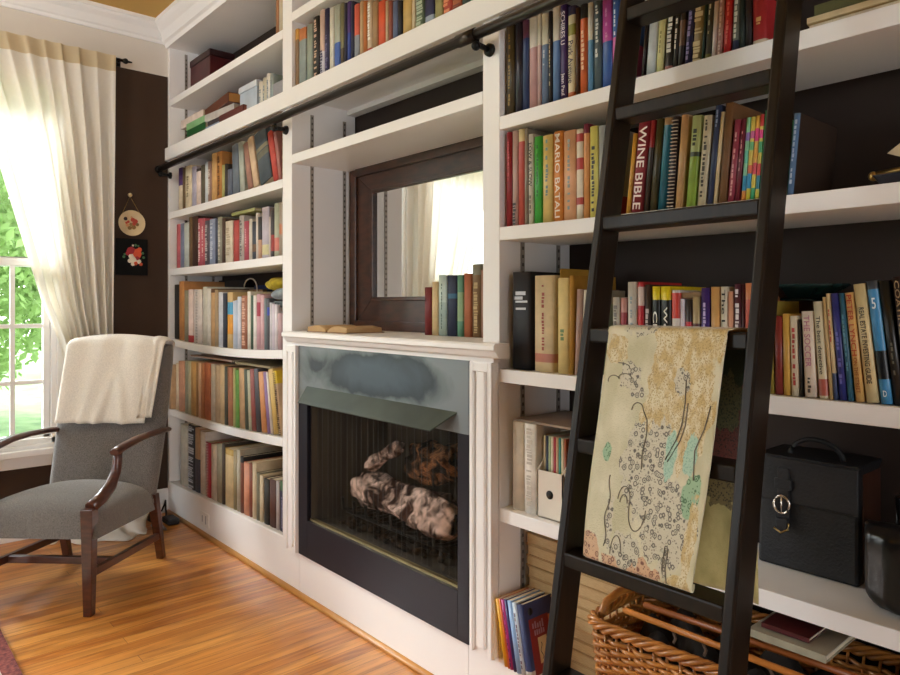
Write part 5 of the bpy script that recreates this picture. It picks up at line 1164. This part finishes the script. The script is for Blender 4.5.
rm.build('rim', WICK, bs)
MB().box(BX0+.03, BX1-.03, BY0+.03, BY1-.03, BZ0, BZ0+.01).build('base', WICK, bs)
hd = MB()
hd.tube([(BX0+.015, -.06, BZ1+.005), (BX0+.01, -.03, BZ1+.025), (BX0+.01, .03, BZ1+.034), (BX0+.012, .1, BZ1+.025), (BX0+.015, .13, BZ1+.005)], .010, 8)
hd.build('handle', WICK, bs)
bs.rotation_euler = (0, 0, R(3.5))
rr = random.Random(12)
for i in range(6):
    x = -.93+i*.075; pts = []
    for k in range(9):
        a = k*.55; pts.append((x+.012*k*.6+.01*math.sin(a*2), -.045+.014*math.cos(a*2), BZ1+.012+.018*math.sin(a)))
    tag(MB().tube(pts, .0035, 6).build('twig', pm('dry_grey_twig', '#6a5646', rough=.8), None, loc=pts[0]), 'curled grey twig poking out of the wicker basket, %s from its handle' % ORD[i], 'twig', 'curled twigs in the basket')
tag(MB().tube([(-1.0, -.075+.02, .508), (-.47, -.055, .512)], .0075, 8).build('dowel', pm('orange_beech', '#b8702c', rough=.4, var=.1), None, loc=(-.72, -.06, .51)), 'long orange wooden dowel lying along the front of basket top', 'stick', 'wooden dowels on the basket')
tag(MB().tube([(-.98, .0, .512), (-.46, .02, .516)], .0075, 8).build('dowel', pm('dark_beech', '#8a4a1c', rough=.4, var=.1), None, loc=(-.72, 0, .51)), 'darker wooden dowel lying behind the orange one on basket', 'stick', 'wooden dowels on the basket')
dk = MB()
dk.grid(lambda u, v: (-1.03+.55*u, -.06+.23*v, .415+.03*math.sin(u*13)*math.sin(v*9)+.025*math.sin(u*29+v*11)), 40, 18)
tag(dk.build('cloth_bundle', pm('dark_wool_bundle', '#1f1814', rough=.95, var=.3, vscale=14, bump=.5), None, loc=(-.75, .05, .41), solid=.01), 'dark crumpled cloth filling the wicker basket', 'cloth')
lying('magazine', -.70, -.60, .02, .2, .549, .01, '#4a1214', 'dark red magazine on the basket under the satchel shelf', cat='magazine', hard=False)
lying('magazine', -.72, -.56, .0, .18, .529, .016, '#a39a84', 'thick cream magazine under the dark red one on basket', cat='magazine', hard=False)
tag(MB().box(-.40, -.06, .02, .3, z5, z5+.3).build('crate', pm('black_stained_crate', '#100d0b', rough=.6), None, loc=(-.23, .15, z5), bevel=.004), 'black box on the bottom shelf beside the wicker basket', 'box')

# ------------------------------------------------------------------ brocade over the ladder
def brocade_mat(name, dark=False):
    m = bpy.data.materials.new(name); m.use_nodes = True
    nt = m.node_tree; N = nt.nodes; L = nt.links; b = N['Principled BSDF']
    uv = N.new('ShaderNodeUVMap')
    def noise(sc, det=4, dist=0., off=0):
        mpn = N.new('ShaderNodeMapping'); mpn.inputs['Location'].default_value = (off, off*.7, 0); L.new(uv.outputs[0], mpn.inputs[0])
        n = N.new('ShaderNodeTexNoise'); n.inputs['Scale'].default_value = sc; n.inputs['Detail'].default_value = det; n.inputs['Distortion'].default_value = dist
        L.new(mpn.outputs[0], n.inputs['Vector']); return n.outputs['Fac']
    asp = N.new('ShaderNodeMapping'); asp.inputs['Scale'].default_value = (1, 1.75, 1); L.new(uv.outputs[0], asp.inputs[0])
    def vor(sc, feat='F1'):
        v = N.new('ShaderNodeTexVoronoi'); v.inputs['Scale'].default_value = sc; v.feature = feat; L.new(asp.outputs[0], v.inputs['Vector']); return v.outputs['Distance']
    def math_(op, a, c=None, clamp=False):
        n = N.new('ShaderNodeMath'); n.operation = op; n.use_clamp = clamp
        for i, q in enumerate((a, c)):
            if q is None: continue
            if isinstance(q, (int, float)): n.inputs[i].default_value = q
            else: L.new(q, n.inputs[i])
        return n.outputs[0]
    def step(v, lo, hi):
        n = N.new('ShaderNodeMapRange'); n.inputs['From Min'].default_value = lo; n.inputs['From Max'].default_value = hi; L.new(v, n.inputs['Value']); return n.outputs[0]
    def blob(cx, cy, rx, ry, jag=.25, sc=16, off=0):
        mpn = N.new('ShaderNodeMapping'); mpn.vector_type = 'POINT'; mpn.inputs['Location'].default_value = (-cx/rx, -cy/ry, 0); mpn.inputs['Scale'].default_value = (1/rx, 1/ry, 0)
        L.new(uv.outputs[0], mpn.inputs[0])
        ln = N.new('ShaderNodeVectorMath'); ln.operation = 'LENGTH'; L.new(mpn.outputs[0], ln.inputs[0])
        d = math_('ADD', ln.outputs['Value'], math_('MULTIPLY', math_('SUBTRACT', noise(sc, 3, 0, off), .5), jag*4))
        return step(d, 1.04, .96)
    def mix(f, a, c):
        n = N.new('ShaderNodeMix'); n.data_type = 'RGBA'
        L.new(f, n.inputs[0])
        for i, q in ((6, a), (7, c)):
            if isinstance(q, str): n.inputs[i].default_value = lin(q)
            else: L.new(q, n.inputs[i])
        return n.outputs[2]
    base = mix(step(noise(5, 2, 0, 3), .35, .65), '#c0b992', '#d8d0b0') if not dark else mix(step(noise(5), .4, .6), '#a89c62', '#c4b87c')
    fine = step(vor(60), .2, .5); fine2 = step(vor(85), .2, .55)
    ro = vor(23); ring = math_('MULTIPLY', step(math_('ABSOLUTE', math_('SUBTRACT', ro, .36)), .03, .11), step(math_('ABSOLUTE', math_('SUBTRACT', ro, .12)), .02, .07))
    leafy = math_('MULTIPLY', ring, step(vor(50), .12, .34))
    greyc = mix(leafy, '#5c554a', '#c9c1a6'); goldc = mix(fine2, mix(step(noise(30), .4, .6), '#a0854a', '#bba066'), mix(step(noise(14), .42, .58), '#c6aa6c', '#d9cda6'))
    greenc = mix(leafy, '#3f6a3c', '#93b48c'); jade = mix(fine2, '#86ad94', '#a9c9b0'); peach = mix(leafy, '#7a4a34', '#cda680')
    col = base
    def lay(col, mask, c): return mix(mask, col, c)
    if not dark:
        for (bl, c) in [
            (blob(.72, .92, .30, .17, .3, 9, 1), goldc), (blob(.60, .73, .2, .14, .35, 12, 2), goldc), (blob(.80, .66, .18, .2, .35, 12, 8), goldc), (blob(.46, .62, .09, .07, .3, 14, 5), goldc),
            (blob(.10, .86, .10, .06, .3, 14, 6), goldc), (blob(.30, .95, .14, .035, .5, 18, 4), greyc), (blob(.08, .985, .3, .02, .6, 18, 14), greyc), (blob(.60, .985, .5, .02, .6, 18, 24), goldc),
            (blob(.24, .76, .10, .05, .4, 16, 7), greyc), (blob(.32, .70, .06, .03, .4, 16, 9), greyc), (blob(.70, .75, .07, .05, .4, 16, 3), greyc), (blob(.55, .52, .12, .09, .4, 16, 11), greyc),
            (blob(.37, .48, .09, .10, .45, 20, 12), greyc), (blob(.50, .37, .22, .10, .45, 18, 13), greyc), (blob(.72, .22, .22, .13, .45, 18, 15), greyc), (blob(.62, .30, .2, .1, .5, 18, 16), greyc),
            (blob(.66, .50, .05, .09, .4, 12, 17), jade), (blob(.84, .50, .06, .07, .4, 12, 18), jade), (blob(.88, .36, .08, .08, .4, 12, 19), greenc), (blob(.92, .20, .05, .16, .4, 14, 20), goldc),
            (blob(.12, .46, .04, .035, .4, 16, 21), greenc), (blob(.27, .42, .03, .04, .5, 18, 22), greyc), (blob(.22, .2, .03, .1, .6, 22, 23), greyc), (blob(.45, .06, .25, .05, .4, 16, 25), peach), (blob(.05, .08, .12, .07, .3, 8, 26), peach), (blob(.38, .12, .12, .06, .5, 18, 27), greyc), (blob(.86, .05, .12, .045, .1, 8, 28), goldc)]:
            col = lay(col, bl, c)
    else:
        for (bl, c) in [(blob(.75, .88, .5, .2, .5, 10, 1), '#23371f'), (blob(.8, .6, .4, .16, .6, 14, 2), mix(fine, '#2a1412', '#6a3026')), (blob(.7, .74, .3, .1, .5, 14, 3), mix(fine, '#26301a', '#5a5a34')), (blob(.8, .40, .4, .07, .5, 16, 4), mix(fine, '#3a3222', '#7a6d44'))]:
            col = lay(col, bl, c)
    L.new(col, b.inputs['Base Color'])
    b.inputs['Roughness'].default_value = .42; b.inputs['Sheen Weight'].default_value = .3
    bp = N.new('ShaderNodeBump'); bp.inputs['Strength'].default_value = .3; bp.inputs['Distance'].default_value = .002
    L.new(fine2, bp.inputs['Height']); L.new(bp.outputs[0], b.inputs['Normal'])
    return m
BROC, BROCD = brocade_mat('gold_brocade'), brocade_mat('brocade_reverse_flap', True)
br = tag(empty('brocade_fabric', (-.765, -.3, 1.19)), 'gold and cream oriental brocade folded over a rung of the ladder', 'fabric')
FX0, FX1 = -.874, -.610
ZR = 1.2055; YF_, YR_ = ly(1.185)-.004, ly(1.185)+.078      # the fabric passes over this rung
def bro(u, v):
    """v: 0 at the bottom front roll, .93 at the front of the rung, 1 behind it"""
    x = FX0+(FX1-FX0)*u+.006*math.sin(v*5)*(u-.3)-.034*(1-v)*u*u
    if v < .06:
        a = (1-v/.06)*math.pi*.9
        return (x, ly(.76)-.004+.011*(1-math.cos(a))*.6, .752-.010*math.sin(a)+.008*(1-v/.06))
    if v < .93:
        k = (v-.06)/.87; z = .752+(ZR-.008-.752)*k
        y = ly(z)-.007-.005*math.sin(u*6+k*3)*(1-k)-.003*math.sin(k*7)*(1-k)
        return (x, y, z)
    a = math.pi*(v-.93)/.07; c_ = (YF_+YR_)/2; h_ = (YR_-YF_)/2+.003
    return (x, c_-h_*math.copysign(abs(math.cos(a))**.5, math.cos(a)), ZR-.008+.009*math.sin(a)**.5 if 0 < a < math.pi-1e-6 else ZR-.008)
g1 = MB(); nu, nv = 30, 100; g1.grid(bro, nu, nv)
uvs = [(i/nu, j/nv) for j in range(nv+1) for i in range(nu+1)]
def build_uv(mb, name, mat, parent, uvs, solid):
    me = bpy.data.meshes.new(name); off = wloc(parent)
    me.from_pydata([tuple(Vector(p)-off) for p in mb.v], [], mb.f); me.materials.append(mat)
    for p in me.polygons: p.use_smooth = True
    ul = me.uv_layers.new(name='UVMap')
    for l in me.loops: ul.data[l.index].uv = uvs[l.vertex_index]
    o = bpy.data.objects.new(name, me); COL.objects.link(o); o.parent = parent
    md = o.modifiers.new('thick', 'SOLIDIFY'); md.thickness = solid; md.offset = 0
    return o
build_uv(g1, 'front_panel', BROC, br, uvs, .003)
def flap(u, v):
    p = bro(u, 1); k = 1-v
    return (p[0]+.012*k*(u-.2), p[1]+.003*min(1, k*8)+.010*(1+math.sin(u*9+1))*k, .69+.0*u+(p[2]-.69)*v)
g2 = MB(); g2.grid(flap, nu, 40); build_uv(g2, 'back_flap', BROCD, br, [(i/nu, j/40) for j in range(41) for i in range(nu+1)], .003)
# embroidered cloud scrolls and river lines on the front
THREAD = pm('dark_embroidery_thread', '#6a6250', rough=.5)
def stitch(pts, r=.0009):
    P = []
    for u, v in pts: p = bro(u, v); P.append((p[0], p[1]-.0022, p[2]))
    MB().tube(P, r, 5).build('stitched_line', THREAD, br)
def arc(cu, cv, ru, rv, a0, a1, n=14): return [(cu+ru*math.cos(R(a0+(a1-a0)*i/n)), cv+rv*math.sin(R(a0+(a1-a0)*i/n))) for i in range(n+1)]
stitch(arc(.10, .735, .05, .02, 200, 20)+arc(.20, .745, .06, .02, 160, 0)); stitch(arc(.14, .79, .09, .015, 100, -20))
stitch(arc(.32, .30, .05, .05, 180, 0)+arc(.44, .28, .07, .08, 180, 360)); stitch(arc(.32, .29, .03, .03, 180, 0)); stitch([(.19+.015*math.sin(k*.9), .12+.02*k) for k in range(14)])
stitch(arc(.30, .11, .045, .06, 190, 0)); stitch(arc(.34, .63, .05, .03, 180, 10)+[(.43, .60), (.44, .55), (.42, .48), (.43, .42)])
stitch([(.62, .47), (.70, .55), (.73, .60), (.74, .68), (.73, .76)], .0011); stitch([(.64, .465), (.73, .545), (.76, .60), (.765, .68)], .001)
stitch([(.88, .42), (.86, .52), (.92, .60), (.95, .68)], .0011); stitch([(.74, .17), (.735, .10), (.76, .05), (.8, .03)], .0011); stitch([(.71, .17), (.705, .10), (.73, .04)], .0011)

# ------------------------------------------------------------------ outside
struct(MB().box(-40, XL-.16, -25, 25, -.9, -.8).build('ground', pm('lawn', '#5c7744', rough=.95, col2='#7f9660', vscale=3)))
LEAF = [cloth_translucent('leaf_a', '#93ae6c', .45), cloth_translucent('leaf_b', '#7d9a5a', .45), cloth_translucent('leaf_c', '#b0c28c', .45)]
TRUNK = pm('tree_bark', '#5a4a3a', rough=.95, bump=.5, bscale=30)
def tree(x, y, h, r, n, mi, label, low=.1):
    root = tag(empty('tree', (x, y, -.8)), label, 'tree', 'trees outside the window')
    MB().tube([(x, y, -.82), (x+.05, y, h*.35), (x, y+.05, h*.75)], [.16, .12, .05], 8).build('trunk', TRUNK, root)
    rnd = random.Random(x*7+y); mb = MB()
    for i in range(n):
        while True:
            p = Vector((rnd.uniform(-1, 1), rnd.uniform(-1, 1), rnd.uniform(-1, 1)))
            if .25 < p.length < 1: break
        c = Vector((x+p.x*r, y+p.y*r, h*(.5+low*0)+p.z*h*.52)); s_ = rnd.uniform(.045, .105)*(1 if x > -12 else 1.6)
        a = Vector((rnd.uniform(-1, 1), rnd.uniform(-1, 1), rnd.uniform(-1, 1))).normalized(); b_ = a.cross(Vector((rnd.random(), rnd.random(), 1))).normalized()
        mb.add([c-a*s_, c+b_*s_*.5, c+a*s_, c-b_*s_*.5], [(0, 1, 2, 3)], 0)
    mb.build('foliage', LEAF[mi], root)
tree(-10.5, -.6, 4.4, 1.5, 9000, 0, 'light green leafy tree outside the window by the curtain', 0)
tree(-13.5, 2.2, 5.6, 1.9, 9000, 1, 'darker green tree outside, partly behind the swept curtain', 0)
tree(-16.5, -1.6, 6.4, 2.4, 9000, 2, 'tall pale green tree further out beyond the lawn', 0)
tree(-23.5, 3.2, 7.5, 3.2, 9000, 0, 'broad green tree furthest out across the lawn', 0)

# ------------------------------------------------------------------ light
w = bpy.data.worlds.new('World'); scn.world = w; w.use_nodes = True
bgn = w.node_tree.nodes['Background']
tc = w.node_tree.nodes.new('ShaderNodeTexCoord'); sep = w.node_tree.nodes.new('ShaderNodeSeparateXYZ'); rp = w.node_tree.nodes.new('ShaderNodeValToRGB')
w.node_tree.links.new(tc.outputs['Generated'], sep.inputs[0]); w.node_tree.links.new(sep.outputs['Z'], rp.inputs['Fac'])
rp.color_ramp.elements[0].color = (.95, .97, 1, 1); rp.color_ramp.elements[1].color = (.78, .88, 1, 1); rp.color_ramp.elements[1].position = .7
w.node_tree.links.new(rp.outputs[0], bgn.inputs['Color']); bgn.inputs['Strength'].default_value = 5.5
def area(name, loc, rot, sx, sy, e, col=(1, 1, 1), portal=False):
    l = bpy.data.lights.new(name, 'AREA'); l.shape = 'RECTANGLE'; l.size = sx; l.size_y = sy; l.energy = e; l.color = col
    if portal: l.cycles.is_portal = True
    o = bpy.data.objects.new(name, l); COL.objects.link(o); o.location = loc; o.rotation_euler = rot
    return o
def sun(name, d, e, ang, col):
    l = bpy.data.lights.new(name, 'SUN'); l.energy = e; l.angle = R(ang); l.color = col
    o = bpy.data.objects.new(name, l); COL.objects.link(o); o.rotation_euler = Vector(d).to_track_quat('-Z', 'Y').to_euler()
for nm, op in (('portal_1', W1), ('portal_2', W2)):
    area(nm, (XL-.16, (op[0]+op[1])/2, (op[2]+op[3])/2), (0, R(-90), 0), op[3]-op[2], op[1]-op[0], 1, portal=True)
sun('hazy_sun', (.64, .46, -.54), 15.5, 40, (.96, .98, 1))
# added fill light: area lamps at unseen openings, and an invented ceiling lamp
for nm, op, e in (('fill_front', F1, 44),):
    area(nm, ((op[0]+op[1])/2, YF-.03, (op[2]+op[3])/2), (R(90), 0, R(180)), op[1]-op[0]-.1, op[3]-op[2]-.1, e, (.92, .96, 1))
area('fill_right', (XR+.16, (S1[0]+S1[1])/2, 1.25), (0, R(90), 0), 2.1, 1.1, 18, (.94, .97, 1))  # added fill lamp for surfaces facing right, outside the unseen opening
lamp = tag(empty('added_ceiling_lamp', (-3.0, -1.9, ZC)), 'added brass ceiling lamp with clear glass globe, out of view for fill light', 'lamp')  # lamp added to brighten the window end of the bookcase
MB().lathe([(.0001, ZC-.001), (.06, ZC-.001), (.06, ZC-.02), (.012, ZC-.025), (.012, ZC-.12), (.0001, ZC-.12)], (-3.0, -1.9, 0), 28).build('base', BRASS, lamp)
MB().ball((-3.0, -1.9, ZC-.25), .165, 14).build('globe', GLASS, lamp)
pl_ = bpy.data.lights.new('fill_bulb', 'POINT'); pl_.energy = 34; pl_.color = (1, .98, .95); pl_.shadow_soft_size = .15
po = bpy.data.objects.new('fill_bulb', pl_); COL.objects.link(po); po.location = (-3.0, -1.9, ZC-.25)

# ------------------------------------------------------------------ camera + view
cam = bpy.data.cameras.new('camera'); co = bpy.data.objects.new('camera', cam); COL.objects.link(co)
cam.sensor_width = 36; cam.sensor_fit = 'HORIZONTAL'; cam.lens = FPX/900*36; cam.shift_y = (HY-337.5)/900; cam.clip_start = .02
co.location = (0, -DIST, EYE)
co.rotation_euler = Vector((-CA, SA, 0)).to_track_quat('-Z', 'Y').to_euler()
scn.camera = co
scn.view_settings.view_transform = 'Standard'; scn.view_settings.look = 'None'; scn.view_settings.exposure = 0.2; scn.view_settings.gamma = 1
scn.view_settings.use_curve_mapping = False
scn.cycles.max_bounces = 10; scn.cycles.diffuse_bounces = 6; scn.cycles.transparent_max_bounces = 16; scn.cycles.caustics_reflective = False; scn.cycles.caustics_refractive = False
scn.cycles.use_denoising = True
